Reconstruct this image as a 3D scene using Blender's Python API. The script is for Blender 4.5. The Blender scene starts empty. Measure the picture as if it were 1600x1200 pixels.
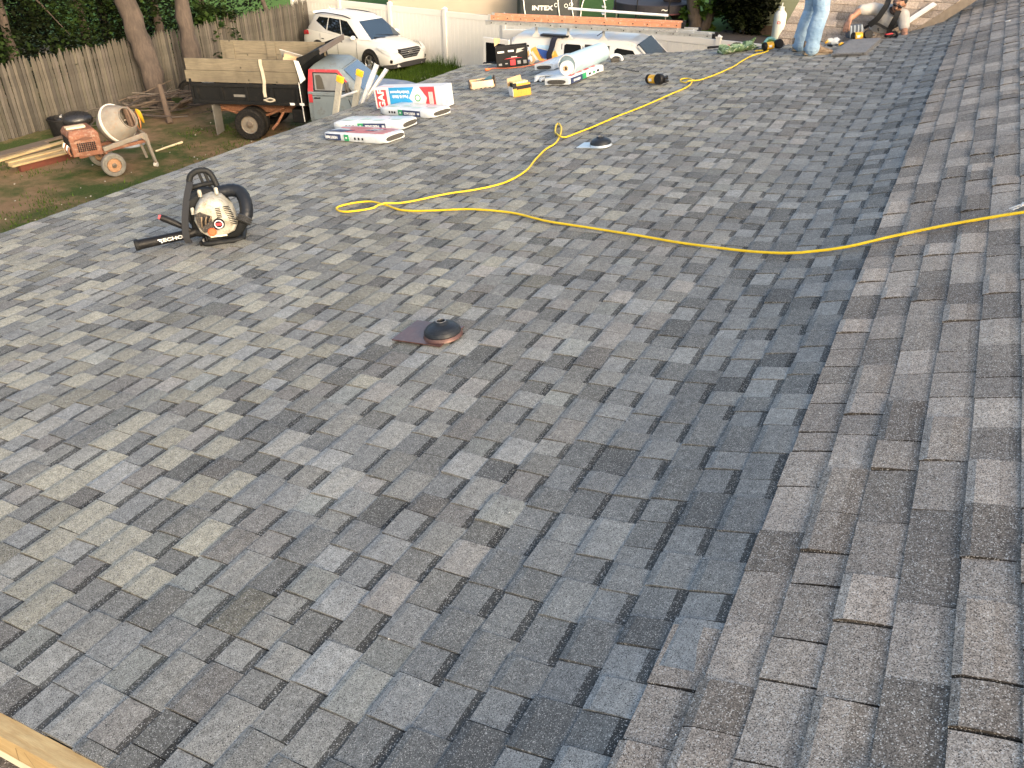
import bpy, bmesh, math, random
from mathutils import Vector, Matrix, noise
random.seed(7)
R = math.radians
scene = bpy.context.scene
# ---------------------------------------------------------------- camera
FPX, PITCH, HEAD, CZ = 1300.0, R(31.93), R(27.34), 6.05
cd = bpy.data.cameras.new('camera'); cam = bpy.data.objects.new('camera', cd)
scene.collection.objects.link(cam); scene.camera = cam
cd.sensor_width = 36; cd.lens = 36 * FPX / 1600; cd.clip_start = .05; cd.clip_end = 800
cam.location = (0, 0, CZ); cam.rotation_euler = (R(90) - PITCH, 0, HEAD)
# ---------------------------------------------------------------- light
SUN_EL, SUN_AZ = R(13), math.atan2(-.50, .87)          # sun stands low, over the ridge behind the camera's right
w = bpy.data.worlds.new('World'); scene.world = w; w.use_nodes = True
nt = w.node_tree; sky = nt.nodes.new('ShaderNodeTexSky'); sky.sky_type = 'NISHITA'; sky.sun_disc = False
sky.sun_elevation = SUN_EL; sky.sun_rotation = R(90) - SUN_AZ; sky.dust_density = 6.0; sky.air_density = .8; sky.ozone_density = .2
nt.links.new(sky.outputs[0], nt.nodes['Background'].inputs[0]); nt.nodes['Background'].inputs[1].default_value = .15
sl = bpy.data.lights.new('sun', 'SUN'); sl.energy = .8; sl.angle = R(8); sl.color = (1, .9, .76)
so = bpy.data.objects.new('sun', sl); scene.collection.objects.link(so)
sd = Vector((math.cos(SUN_AZ) * math.cos(SUN_EL), math.sin(SUN_AZ) * math.cos(SUN_EL), math.sin(SUN_EL)))
so.rotation_euler = sd.to_track_quat('Z', 'Y').to_euler(); so.location = (0, 0, 30)
vs = scene.view_settings; vs.view_transform = 'Standard'; vs.look = 'None'; vs.exposure = 2.07; vs.gamma = 1
try: vs.use_curve_mapping = False
except Exception: pass
scene.render.engine = 'CYCLES'; scene.cycles.max_bounces = 5; scene.cycles.diffuse_bounces = 3; scene.cycles.glossy_bounces = 2; scene.render.resolution_x = 1024; scene.render.resolution_y = 768
# ---------------------------------------------------------------- survey helpers (pixel of the 1600x1200 photo -> place on a real surface)
cR = Vector((math.cos(HEAD), math.sin(HEAD), 0)); cF0 = Vector((-math.sin(HEAD), math.cos(HEAD), 0)); Zv = Vector((0, 0, 1))
cF = cF0 * math.cos(PITCH) - Zv * math.sin(PITCH); cU = cF0 * math.sin(PITCH) + Zv * math.cos(PITCH)
C0 = Vector((0, 0, CZ))
def ray(u, v): return cR * ((u - 800) / FPX) - cU * ((v - 600) / FPX) + cF
def g(u, v, z=0.0):
    r = ray(u, v); return C0 + r * ((z - CZ) / r.z)
def pd(u, v, Y):
    r = ray(u, v); return C0 + r * (Y / r.y)
def proj(P):
    w_ = Vector(P) - C0; d = w_.dot(cF)
    return (800 + FPX * w_.dot(cR) / d, 600 - FPX * w_.dot(cU) / d, d)
ZB = CZ - 1.95; XB = -.68; S1 = math.tan(R(6.8)); S2 = math.tan(R(20)); WB = .16
def zr(X):
    return ZB - .03 + S1 * (X - XB) + (S2 - S1) * WB * math.log1p(math.exp(min(60, (X - XB) / WB)))
def roof(u, v):
    r = ray(u, v); t = .5; dt = .02
    while t < 60:
        P = C0 + r * t
        if P.z < zr(P.x):
            a, b = t - dt, t
            for _ in range(12):
                m = (a + b) / 2; Q = C0 + r * m
                if Q.z < zr(Q.x): b = m
                else: a = m
            return C0 + r * b
        t += dt
    return None
def rslope(X): return (zr(X + .02) - zr(X - .02)) / .04
def roof_mat(P, ang, lift=0.0):
    """frame standing on the roof at P: local z = roof normal, local x towards compass angle ang"""
    s = rslope(P.x); n = Vector((-s, 0, 1)).normalized()
    d = Vector((math.cos(ang), math.sin(ang), 0)); d = (d - n * d.dot(n)).normalized()
    y = n.cross(d); m = Matrix((d, y, n)).transposed().to_4x4()
    m.translation = Vector((P.x, P.y, zr(P.x))) + n * lift
    return m
def zmat(P, ang, z=None):
    m = Matrix.Rotation(ang, 4, 'Z'); m.translation = Vector((P[0], P[1], P[2] if z is None else z)); return m
# ---------------------------------------------------------------- materials
MATS = {}
def nodes_of(name):
    m = bpy.data.materials.new(name); m.use_nodes = True; n = m.node_tree.nodes; l = m.node_tree.links
    return m, n, l, n['Principled BSDF']
def mixc(n, l, fac, a, b, mode='MIX'):
    x = n.new('ShaderNodeMix'); x.data_type = 'RGBA'; x.blend_type = mode
    for s, val in ((x.inputs[0], fac), (x.inputs[6], a), (x.inputs[7], b)):
        if isinstance(val, (int, float)): s.default_value = val
        elif isinstance(val, tuple): s.default_value = (*val[:3], 1)
        else: l.new(val, s)
    return x.outputs[2]
def ramp(n, l, src, p0, p1):
    r = n.new('ShaderNodeMapRange'); r.inputs[1].default_value = p0; r.inputs[2].default_value = p1; l.new(src, r.inputs[0]); r.clamp = True
    return r.outputs[0]
def noise_n(n, l, vec, scale, detail=4, rough=.6):
    t = n.new('ShaderNodeTexNoise'); t.inputs['Scale'].default_value = scale; t.inputs['Detail'].default_value = detail; t.inputs['Roughness'].default_value = rough
    if vec is not None: l.new(vec, t.inputs['Vector'])
    return t.outputs[0]
def mapped(n, l, vec, sc):
    m = n.new('ShaderNodeMapping'); m.inputs['Scale'].default_value = sc; l.new(vec, m.inputs['Vector']); return m.outputs[0]
def bump(n, l, b, h, st, dist=.01):
    k = n.new('ShaderNodeBump'); k.inputs['Strength'].default_value = st; k.inputs['Distance'].default_value = dist
    l.new(h, k.inputs['Height']); l.new(k.outputs[0], b.inputs['Normal'])
def M(name, col=None, rough=.55, metal=0.0, var=.18, scale=6.0, dirt=None, dirt_amt=.35, coat=0.0, bmp=0.0, spec=.5):
    """plain worn material: base colour broken up by two noises and, if asked, by patches of dirt"""
    if name in MATS: return MATS[name]
    m, n, l, b = nodes_of(name); tc = n.new('ShaderNodeTexCoord'); o = tc.outputs['Object']
    nz = noise_n(n, l, o, scale, 5)
    c = mixc(n, l, ramp(n, l, nz, .3, .7), tuple(x * (1 - var) for x in col), tuple(min(1, x * (1 + var * .6)) for x in col))
    if dirt:
        nz2 = noise_n(n, l, o, scale * 2.3 + 1, 6, .7)
        c = mixc(n, l, ramp(n, l, nz2, .62 - dirt_amt * .35, .72), c, dirt)
    l.new(c, b.inputs['Base Color']); b.inputs['Metallic'].default_value = metal
    b.inputs['Coat Weight'].default_value = coat; b.inputs['Specular IOR Level'].default_value = spec
    rr = n.new('ShaderNodeMapRange'); rr.inputs[3].default_value = max(.02, rough - .08); rr.inputs[4].default_value = min(1, rough + .12); l.new(nz, rr.inputs[0]); l.new(rr.outputs[0], b.inputs['Roughness'])
    if bmp: bump(n, l, b, noise_n(n, l, o, scale * 8, 4), bmp)
    MATS[name] = m; return m
def shingle_mat(name, white, dark, gran, contrast):
    m, n, l, b = nodes_of(name); a = n.new('ShaderNodeAttribute'); a.attribute_name = 'tone'
    ge = n.new('ShaderNodeNewGeometry'); P = ge.outputs['Position']
    vo = n.new('ShaderNodeTexVoronoi'); vo.inputs['Scale'].default_value = gran; l.new(P, vo.inputs['Vector'])
    sp = n.new('ShaderNodeSeparateColor'); l.new(vo.outputs['Color'], sp.inputs[0])
    base = mixc(n, l, 1.0, a.outputs['Color'], mixc(n, l, sp.outputs[0], (1 - contrast,) * 3, (1 + contrast,) * 3), 'MULTIPLY')
    base = mixc(n, l, ramp(n, l, sp.outputs[1], .90, .93), base, white)
    base = mixc(n, l, ramp(n, l, sp.outputs[2], .91, .93), base, dark)
    big = noise_n(n, l, P, 2.2, 3); base = mixc(n, l, 1.0, base, mixc(n, l, ramp(n, l, big, .3, .7), (.86, .86, .87), (1.12, 1.11, 1.08)), 'MULTIPLY')
    mid = noise_n(n, l, P, 38, 2); base = mixc(n, l, 1.0, base, mixc(n, l, ramp(n, l, mid, .3, .7), (.82, .82, .82), (1.16, 1.16, 1.16)), 'MULTIPLY')
    l.new(base, b.inputs['Base Color']); b.inputs['Roughness'].default_value = .92; b.inputs['Specular IOR Level'].default_value = .3
    MATS[name] = m; return m
def fibre_mat(name, c0, c1, c2, stretch=(60, 60, 3), attr=None, rough=.8, knots=False):
    m, n, l, b = nodes_of(name); tc = n.new('ShaderNodeTexCoord'); o = tc.outputs['Object']
    f1 = noise_n(n, l, mapped(n, l, o, stretch), 1, 6, .7); f2 = noise_n(n, l, o, 1.7, 5)
    c = mixc(n, l, ramp(n, l, f1, .3, .7), c0, c1); c = mixc(n, l, ramp(n, l, f2, .45, .75), c, c2)
    if attr:
        a = n.new('ShaderNodeAttribute'); a.attribute_name = attr; c = mixc(n, l, 1.0, c, a.outputs['Color'], 'MULTIPLY')
    if knots:
        vo = n.new('ShaderNodeTexVoronoi'); vo.inputs['Scale'].default_value = 3.1; l.new(o, vo.inputs['Vector'])
        c = mixc(n, l, ramp(n, l, vo.outputs['Distance'], .10, .06), c, tuple(x * .35 for x in c0))
    l.new(c, b.inputs['Base Color']); b.inputs['Roughness'].default_value = rough
    bump(n, l, b, f1, .5, .006); MATS[name] = m; return m
def glass_mat(name, col, rough=.04):
    m, n, l, b = nodes_of(name); b.inputs['Base Color'].default_value = (*col, 1); b.inputs['Roughness'].default_value = rough
    b.inputs['Specular IOR Level'].default_value = .8; b.inputs['Coat Weight'].default_value = .6; b.inputs['Coat Roughness'].default_value = .02
    tc = n.new('ShaderNodeTexCoord'); nz = noise_n(n, l, tc.outputs['Object'], 3, 4)
    l.new(mixc(n, l, nz, tuple(x * .6 for x in col), tuple(x * 1.4 for x in col)), b.inputs['Base Color'])
    MATS[name] = m; return m
def leaf_mat(name, c0, c1):
    m, n, l, b = nodes_of(name); ge = n.new('ShaderNodeNewGeometry'); nz = noise_n(n, l, ge.outputs['Position'], 2.2, 4)
    a = n.new('ShaderNodeAttribute'); a.attribute_name = 'tone'
    c = mixc(n, l, 1.0, mixc(n, l, ramp(n, l, nz, .3, .7), c0, c1), a.outputs['Color'], 'MULTIPLY')
    l.new(c, b.inputs['Base Color']); b.inputs['Roughness'].default_value = .75; b.inputs['Specular IOR Level'].default_value = .12
    try: b.inputs['Subsurface Weight'].default_value = 0
    except Exception: pass
    MATS[name] = m; return m
# ---------------------------------------------------------------- mesh helpers
def link(o, parent=None):
    scene.collection.objects.link(o)
    if parent is not None: o.parent = parent
    return o
def tag(o, label=None, cat=None, group=None, kind=None):
    if label: o['label'] = label
    if cat: o['category'] = cat
    if group: o['group'] = group
    if kind: o['kind'] = kind
    return o
def thing(name, label, cat, mat=None, group=None):
    o = bpy.data.objects.new(name, None); o.empty_display_size = .1; link(o)
    if mat is not None: o.matrix_world = mat
    return tag(o, label, cat, group)
class MB:
    def __init__(s): s.v = []; s.f = []; s.c = []
    def add(s, vs, fs, Mx=None, col=None):
        k = len(s.v); s.v += [tuple(Mx @ Vector(p)) if Mx is not None else tuple(p) for p in vs]
        s.f += [tuple(i + k for i in f) for f in fs]; s.c += [col] * len(fs); return s
    def box(s, c, d, Mx=None, col=None):
        x, y, z = d[0] / 2, d[1] / 2, d[2] / 2
        vs = [(c[0] + i * x, c[1] + j * y, c[2] + k * z) for i in (-1, 1) for j in (-1, 1) for k in (-1, 1)]
        return s.add(vs, [(0, 1, 3, 2), (4, 6, 7, 5), (0, 4, 5, 1), (2, 3, 7, 6), (0, 2, 6, 4), (1, 5, 7, 3)], Mx, col)
    def bx(s, x0, x1, y0, y1, z0, z1, Mx=None, col=None):
        return s.box(((x0 + x1) / 2, (y0 + y1) / 2, (z0 + z1) / 2), (x1 - x0, y1 - y0, z1 - z0), Mx, col)
    def beam(s, a, b, wd, th, up=(0, 0, 1)):
        a, b = Vector(a), Vector(b); d = (b - a); L = d.length; d.normalize(); u = Vector(up); sd_ = d.cross(u)
        if sd_.length < 1e-4: sd_ = d.cross(Vector((1, 0, 0)))
        sd_.normalize(); u = sd_.cross(d); mx = Matrix((d, sd_, u)).transposed().to_4x4(); mx.translation = (a + b) / 2
        return s.box((0, 0, 0), (L, wd, th), mx)
    def tube(s, pts, rad, n=8, cap=True, Mx=None):
        pts = [Vector(p) for p in pts]; N = len(pts); rad = [rad] * N if isinstance(rad, (int, float)) else rad
        ref = None; vs = []; fs = []
        for i, p in enumerate(pts):
            t = (pts[min(N - 1, i + 1)] - pts[max(0, i - 1)]).normalized()
            if ref is None: ref = t.orthogonal().normalized()
            else:
                ref = ref - t * ref.dot(t); ref = ref.normalized() if ref.length > 1e-5 else t.orthogonal().normalized()
            q = t.cross(ref)
            vs += [p + (ref * math.cos(2 * math.pi * k / n) + q * math.sin(2 * math.pi * k / n)) * rad[i] for k in range(n)]
        for i in range(N - 1):
            for k in range(n): fs.append((i * n + k, i * n + (k + 1) % n, (i + 1) * n + (k + 1) % n, (i + 1) * n + k))
        if cap: fs += [tuple(range(n - 1, -1, -1)), tuple(range((N - 1) * n, N * n))]
        return s.add(vs, fs, Mx)
    def lathe(s, prof, n=24, Mx=None, close=False):
        vs = []; fs = []
        for r_, z_ in prof: vs += [(r_ * math.cos(2 * math.pi * k / n), r_ * math.sin(2 * math.pi * k / n), z_) for k in range(n)]
        m = len(prof)
        for i in range(m if close else m - 1):
            j = (i + 1) % m
            for k in range(n): fs.append((i * n + k, i * n + (k + 1) % n, j * n + (k + 1) % n, j * n + k))
        if not close:
            if prof[0][0] > 1e-4: fs.append(tuple(range(n - 1, -1, -1)))
            if prof[-1][0] > 1e-4: fs.append(tuple(range((m - 1) * n, m * n)))
        return s.add(vs, fs, Mx)
    def ball(s, c, r, n=10, Mx=None, sc=(1, 1, 1)):
        vs = []; fs = []; m = max(4, n // 2 + 1)
        for i in range(m + 1):
            a = math.pi * i / m
            for k in range(n):
                b = 2 * math.pi * k / n
                vs.append((c[0] + r * sc[0] * math.sin(a) * math.cos(b), c[1] + r * sc[1] * math.sin(a) * math.sin(b), c[2] + r * sc[2] * math.cos(a)))
        for i in range(m):
            for k in range(n): fs.append((i * n + k, (i + 1) * n + k, (i + 1) * n + (k + 1) % n, i * n + (k + 1) % n))
        return s.add(vs, fs, Mx)
    def prism(s, poly, a, b, axis='y', Mx=None):
        """extrude a 2-D outline: axis y -> (x,z) outline, axis x -> (y,z), axis z -> (x,y)"""
        n = len(poly)
        def pt(p, t): return (p[0], t, p[1]) if axis == 'y' else (t, p[0], p[1]) if axis == 'x' else (p[0], p[1], t)
        vs = [pt(p, a) for p in poly] + [pt(p, b) for p in poly]
        fs = [tuple(range(n)), tuple(range(2 * n - 1, n - 1, -1))] + [(i, (i + 1) % n, n + (i + 1) % n, n + i) for i in range(n)]
        return s.add(vs, fs, Mx)
    def loft(s, rings, cap=True, closed=True, Mx=None):
        n = len(rings[0]); vs = [p for r_ in rings for p in r_]; fs = []
        for i in range(len(rings) - 1):
            for k in range(n if closed else n - 1): fs.append((i * n + k, i * n + (k + 1) % n, (i + 1) * n + (k + 1) % n, (i + 1) * n + k))
        if cap: fs += [tuple(range(n - 1, -1, -1)), tuple(range((len(rings) - 1) * n, len(rings) * n))]
        return s.add(vs, fs, Mx)
    def build(s, name, mat, parent=None, smooth=40, bevel=0, seg=2, kind=None, label=None, fixn=True):
        me = bpy.data.meshes.new(name); me.from_pydata(s.v, [], s.f)
        if any(c is not None for c in s.c):
            ca = me.color_attributes.new('tone', 'FLOAT_COLOR', 'CORNER'); i = 0; buf = []
            for f, c in zip(s.f, s.c): buf += list((*(c or (1, 1, 1)), 1)) * len(f)
            ca.data.foreach_set('color', buf)
        if fixn:
            bm = bmesh.new(); bm.from_mesh(me); bmesh.ops.recalc_face_normals(bm, faces=bm.faces); bm.to_mesh(me); bm.free()
        if mat is not None: me.materials.append(mat)
        if smooth: me.shade_smooth(); me.set_sharp_from_angle(angle=R(smooth))
        o = bpy.data.objects.new(name, me); link(o, parent)
        if bevel:
            b = o.modifiers.new('b', 'BEVEL'); b.width = bevel; b.segments = seg; b.limit_method = 'ANGLE'; b.angle_limit = R(35)
            if smooth:
                o.data.shade_smooth()
        if kind: o['kind'] = kind
        if label: o['label'] = label
        return o
def lettering(parent, txt, size, Mx, mat, name='lettering', wide=1.0, bold=0.0):
    cu = bpy.data.curves.new('t', 'FONT'); cu.body = txt; cu.size = size; cu.align_x = 'CENTER'; cu.align_y = 'CENTER'; cu.extrude = .0008; cu.offset = bold; cu.resolution_u = 3
    t = bpy.data.objects.new('t', cu); scene.collection.objects.link(t)
    me = bpy.data.meshes.new_from_object(t); bpy.data.objects.remove(t); bpy.data.curves.remove(cu)
    me.transform(Mx @ Matrix.Diagonal((wide, 1, 1, 1))); me.materials.clear(); me.materials.append(mat); me.name = name
    return link(bpy.data.objects.new(name, me), parent)
def face_mx(o, xdir, ydir):
    x = Vector(xdir).normalized(); y = Vector(ydir); y = (y - x * y.dot(x)).normalized(); z = x.cross(y)
    m = Matrix((x, y, z)).transposed().to_4x4(); m.translation = Vector(o); return m
def axis_mx(o, zdir):
    return Vector(zdir).to_track_quat('Z', 'Y').to_matrix().to_4x4() if o is None else Matrix.Translation(Vector(o)) @ Vector(zdir).to_track_quat('Z', 'Y').to_matrix().to_4x4()
def blob(name, chains, mat, parent=None, vox=.014, extra=None, smooth_it=4):
    """one continuous skin grown round a set of tapering chains"""
    mb = MB()
    for pts, rad in chains:
        rad = [rad] * len(pts) if isinstance(rad, (int, float)) else rad
        mb.tube(pts, rad, 12)
        for p, r_ in zip(pts, rad): mb.ball(p, r_ * .995, 12)
    if extra: extra(mb)
    o = mb.build(name, mat, parent, smooth=0)
    rm = o.modifiers.new('r', 'REMESH'); rm.mode = 'VOXEL'; rm.voxel_size = vox; rm.use_smooth_shade = True
    if smooth_it:
        sm = o.modifiers.new('s', 'SMOOTH'); sm.iterations = smooth_it; sm.factor = .5
    return o
def catmull(pts, k=8):
    pts = [Vector(p) for p in pts]; P = [pts[0] * 2 - pts[1]] + pts + [pts[-1] * 2 - pts[-2]]; out = []
    for i in range(1, len(P) - 2):
        a, b, c, d = P[i - 1:i + 3]
        for j in range(k):
            t = j / k; out.append(.5 * ((2 * b) + (c - a) * t + (2 * a - 5 * b + 4 * c - d) * t * t + (3 * b - a - 3 * c + d) * t ** 3))
    return out + [pts[-1]]
# common materials
SH_NEW = shingle_mat('new_shingle', (.39, .385, .365), (.04, .04, .04), 450, .40)
SH_OLD = shingle_mat('old_shingle', (.55, .52, .47), (.06, .05, .045), 380, .55)
BLACKP = M('black_plastic', (.008, .008, .009), .5, var=.35, scale=9, dirt=(.03, .028, .026), dirt_amt=.2, spec=.25)
RUBBER = M('rubber', (.012, .012, .012), .75, dirt=(.12, .105, .085), dirt_amt=.35, scale=5)
YELLOW = M('yellow_plastic', (.78, .42, .02), .4, dirt=(.2, .12, .04), dirt_amt=.2, scale=14)
STEEL = M('steel', (.45, .45, .44), .35, .9, dirt=(.2, .17, .14), dirt_amt=.3)
ALU = M('aluminium', (.62, .62, .60), .4, .7, dirt=(.3, .29, .27), dirt_amt=.2)
WHITEP = M('white_paint', (.66, .65, .62), .4, dirt=(.5, .46, .38), dirt_amt=.12, scale=4)
RED = M('red_print', (.62, .05, .06), .45); BLUEP = M('blue_print', (.03, .26, .52), .45); NAVY = M('navy_print', (.03, .045, .11), .45)
GREENP = M('green_print', (.03, .28, .11), .45); WRAP = M('white_wrap', (.60, .63, .64), .28, var=.12, scale=16, bmp=.25)
WPRINT = M('white_print', (.70, .70, .68), .5, var=.08); DARKP = M('dark_print', (.014, .014, .016), .6, spec=.2)
CARD = M('cardboard', (.46, .32, .19), .85, scale=9, bmp=.1); RUST = M('rust', (.22, .09, .045), .8, scale=11, dirt=(.33, .2, .12), dirt_amt=.4)
# ================================================================ SETTING: ground
def ground_mat():
    m, n, l, b = nodes_of('ground'); ge = n.new('ShaderNodeNewGeometry'); P = ge.outputs['Position']
    sx = n.new('ShaderNodeSeparateXYZ'); l.new(P, sx.inputs[0])
    n1 = noise_n(n, l, P, .55, 6, .65); n2 = noise_n(n, l, P, 3.5, 6, .7); n3 = noise_n(n, l, P, 22, 4, .7)
    dirt = mixc(n, l, ramp(n, l, n2, .3, .7), (.16, .10, .052), (.31, .21, .12)); dirt = mixc(n, l, ramp(n, l, n3, .3, .75), dirt, (.19, .13, .08))
    grass = mixc(n, l, ramp(n, l, n3, .25, .75), (.035, .055, .018), (.075, .10, .03))
    c = mixc(n, l, ramp(n, l, n1, .43, .58), dirt, grass)
    lawn = mixc(n, l, ramp(n, l, n2, .3, .7), (.06, .13, .025), (.11, .19, .045))
    c = mixc(n, l, ramp(n, l, sx.outputs[1], 22.5, 26), c, lawn)
    l.new(c, b.inputs['Base Color']); b.inputs['Roughness'].default_value = .95; bump(n, l, b, n3, .8, .03); b.inputs['Specular IOR Level'].default_value = .1; return m
gm = MB(); NX = 60
gm.add([(-160 + 320 * i / NX, -60 + 300 * j / NX, 0) for j in range(NX + 1) for i in range(NX + 1)],
       [(j * (NX + 1) + i, j * (NX + 1) + i + 1, (j + 1) * (NX + 1) + i + 1, (j + 1) * (NX + 1) + i) for j in range(NX) for i in range(NX)])
tag(gm.build('ground', ground_mat(), smooth=0, fixn=False), kind='structure')
# ================================================================ SETTING: the house roofs
XE = -7.15; EXPO = .143
_tab = [(0.0, XE)]
while _tab[-1][1] < 5.2:
    s_, x_ = _tab[-1]; dx = .01; _tab.append((s_ + math.hypot(dx, zr(x_ + dx) - zr(x_)), x_ + dx))
def s2x(s):
    i = max(0, min(len(_tab) - 2, int(s / .01005)))
    while i < len(_tab) - 2 and _tab[i + 1][0] < s: i += 1
    while i > 0 and _tab[i][0] > s: i -= 1
    a, b = _tab[i], _tab[i + 1]; return a[1] + (s - a[0]) / (b[0] - a[0]) * (b[1] - a[1])
def x2s(x): return next(a[0] for a in _tab if a[1] >= x)
def P_main(s, t, h):
    x = s2x(s); sl_ = rslope(x); n = Vector((-sl_, 0, 1)).normalized()
    wob = .010 * noise.noise(Vector((x * .9, t * .7, 3.1))) + .003 * noise.noise(Vector((x * 4, t * 4, 0)))
    return Vector((x, t, zr(x))) + n * (h + wob)
def new_tone(x, t, tooth):
    k = random.random(); v = random.uniform(.10, .125) if k < .08 else random.uniform(.135, .175) if k < .36 else random.uniform(.175, .225) if k < .80 else random.uniform(.23, .275)
    v *= 1.12
    q = random.random()
    tint = (1.0, 1.0, .955) if q < .5 else (.975, 1.0, 1.0) if q < .76 else (1.03, .99, .94) if q < .92 else (.98, 1.01, .96)
    # warm sunlight painted into tab tones, more often towards the low eave
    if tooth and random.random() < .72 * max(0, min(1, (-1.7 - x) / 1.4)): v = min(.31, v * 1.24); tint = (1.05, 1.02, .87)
    if x > -1.15: v *= .86; tint = (.955, 1.0, 1.015)
    return (v * .97 * tint[0], v * .965 * tint[1], v * .925 * tint[2])
def old_tone(x, t, tooth):
    k = random.random(); v = random.uniform(.105, .14) if k < .30 else random.uniform(.15, .19) if k < .68 else random.uniform(.19, .255)
    v *= 1.46; return (v * 1.12, v * .96, v * .79)
def pieces(s_first, s_last, t_rng, toner, lens_tooth, lens_gap, seam=.18, ex=EXPO, bandp=.97):
    out = []; s = s_first; row = 0
    while s < s_last - 1e-6:
        a, b = t_rng(s); t = a - random.uniform(0, .2); tooth = random.random() < .5
        while t < b:
            L = random.uniform(*(lens_tooth if tooth else lens_gap)); t1 = min(t + L, b)
            if t1 > a + .02 and t1 - max(t, a) > .012:
                out.append(dict(s=s, t0=max(t, a), t1=t1, tooth=tooth, col=toner(s, (t + t1) / 2, tooth), band=(not tooth) and random.random() < bandp, g=random.uniform(.0008, .003)))
            t = t1; tooth = (not tooth) if random.random() > seam else tooth
        s += ex; row += 1
    return out
def piece_mesh(mb, p, P, ex=EXPO, hk=1.0):
    j = random.uniform(-.003, .003)
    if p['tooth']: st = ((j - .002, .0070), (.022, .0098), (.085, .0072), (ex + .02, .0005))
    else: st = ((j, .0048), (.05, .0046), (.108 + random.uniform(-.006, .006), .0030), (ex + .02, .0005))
    t0, t1 = p['t0'] + p['g'], p['t1'] - p['g']; q = random.uniform(-.0025, .0025); li = random.uniform(-.0008, .0012)
    if random.random() < .04: li += .005
    vs = []
    for k, (ds, h) in enumerate(st):
        sk = q * (1 - k / 1.5)
        vs += [P(p['s'] + ds, t0 + sk, (h + li * (3 - k) / 3) * hk), P(p['s'] + ds, t1 + sk, (h + li * (3 - k) / 3) * hk)]
    vs += [P(p['s'] + st[0][0], t0, -.004), P(p['s'] + st[0][0], t1, -.004), P(p['s'] + st[3][0], t0, -.004), P(p['s'] + st[3][0], t1, -.004)]
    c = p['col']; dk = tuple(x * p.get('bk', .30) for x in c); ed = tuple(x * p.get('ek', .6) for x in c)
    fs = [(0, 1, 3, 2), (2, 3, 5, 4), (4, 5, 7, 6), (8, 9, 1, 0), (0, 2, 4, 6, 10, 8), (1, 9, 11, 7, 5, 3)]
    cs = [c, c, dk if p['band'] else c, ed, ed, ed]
    k0 = len(mb.v); mb.v += [tuple(v) for v in vs]; mb.f += [tuple(i + k0 for i in f) for f in fs]; mb.c += cs
def lay(pcs, P, parent, mat, n_single, single, mass, ex=EXPO, hk=1.0):
    def key(p):
        c = P(p['s'] + .07, (p['t0'] + p['t1']) / 2, .01); u, v, d = proj(c)
        if d < .2 or not (-20 < u < 1620 and -20 < v < 1220): return 1e6 + d
        return d / math.sqrt(max(.02, p['t1'] - p['t0']))
    pcs.sort(key=key)
    for p in pcs[:n_single]:
        mb = MB(); piece_mesh(mb, p, P, ex, hk); mb.build(single, mat, parent, smooth=0, fixn=False)
    mb = MB()
    for p in pcs[n_single:]: piece_mesh(mb, p, P, ex, hk)
    if mb.f: mb.build(mass, mat, parent, smooth=0, fixn=False, kind='stuff')
Y0 = .71                                                        # near rake of the new roof
cA, cB = roof(770, 100), roof(1195, 72); cB2 = roof(1390, 60)
def yfar(x):
    if x < cB.x: return cA.y + (cB.y - cA.y) * (x - cA.x) / (cB.x - cA.x)
    if x < -1.0: return cB.y + (cB2.y - cB.y) * (x - cB.x) / (-1.0 - cB.x)
    return cB2.y + (x + 1.0) * 6.0 if x < .1 else cB2.y + 6.6 + (x - .1) * 1.5
XA = -.19; SA = x2s(XA); nA = round(SA / EXPO); SA = nA * EXPO
house = thing('house', 'house whose low slope is newly covered in grey shingles below old brown ones', 'house', Matrix.Identity(4))
UND = M('felt', (.03, .03, .032), .9); TRIM = M('trim_white', (.7, .69, .66), .5)
def strip_deck(s0, s1, ya, yb, name, mat, th=.09, lift=-.022, n=40):
    mb = MB(); top = []; 
    for i in range(n + 1):
        s = s0 + (s1 - s0) * i / n; x = s2x(s); a, b = ya(x), yb(x); nn = Vector((-rslope(x), 0, 1)).normalized()
        A, B = Vector((x, a, zr(x))) + nn * lift, Vector((x, b, zr(x))) + nn * lift
        top.append([A, B, B - Zv * th, A - Zv * th])
    mb.loft(top); return mb.build(name, mat, house, smooth=30)
new_roof = strip_deck(0, SA - .02, lambda x: Y0 + .004, yfar, 'new_roof', UND); new_roof['label'] = 'low roof slope covered in new grey shingles'
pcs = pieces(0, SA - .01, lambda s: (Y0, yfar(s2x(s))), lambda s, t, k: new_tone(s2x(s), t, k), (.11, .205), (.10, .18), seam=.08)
pcs = [p for p in pcs if not (p['s'] > SA - EXPO * 1.5 and p['t1'] < 1.72)]
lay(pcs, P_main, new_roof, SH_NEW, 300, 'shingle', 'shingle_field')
STOP = x2s(4.6)
old_roof = strip_deck(SA, STOP, lambda x: -3.0, lambda x: yfar(x), 'old_roof', UND); old_roof['label'] = 'steeper upper slope of weathered brown shingles'
pcs = pieces(SA, STOP, lambda s: (-3.0, yfar(s2x(s))), lambda s, t, k: old_tone(s, t, k), (.15, .30), (.13, .27), seam=.55, bandp=0)
pcs += [p for p in pieces(SA - EXPO, SA - .01, lambda s: (-3.0, 1.70), lambda s, t, k: old_tone(s, t, k), (.16, .42), (.14, .36), seam=.55, bandp=0)]
for p in pcs: p.update(bk=random.uniform(.66, .9), band=True, tooth=random.random() < .25, ek=.22, g=p['g'] * (1.9 if random.random() < .62 else .2))
lay(pcs, P_main, old_roof, SH_OLD, 230, 'weathered_shingle', 'weathered_shingle_field', hk=1.7)
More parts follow.
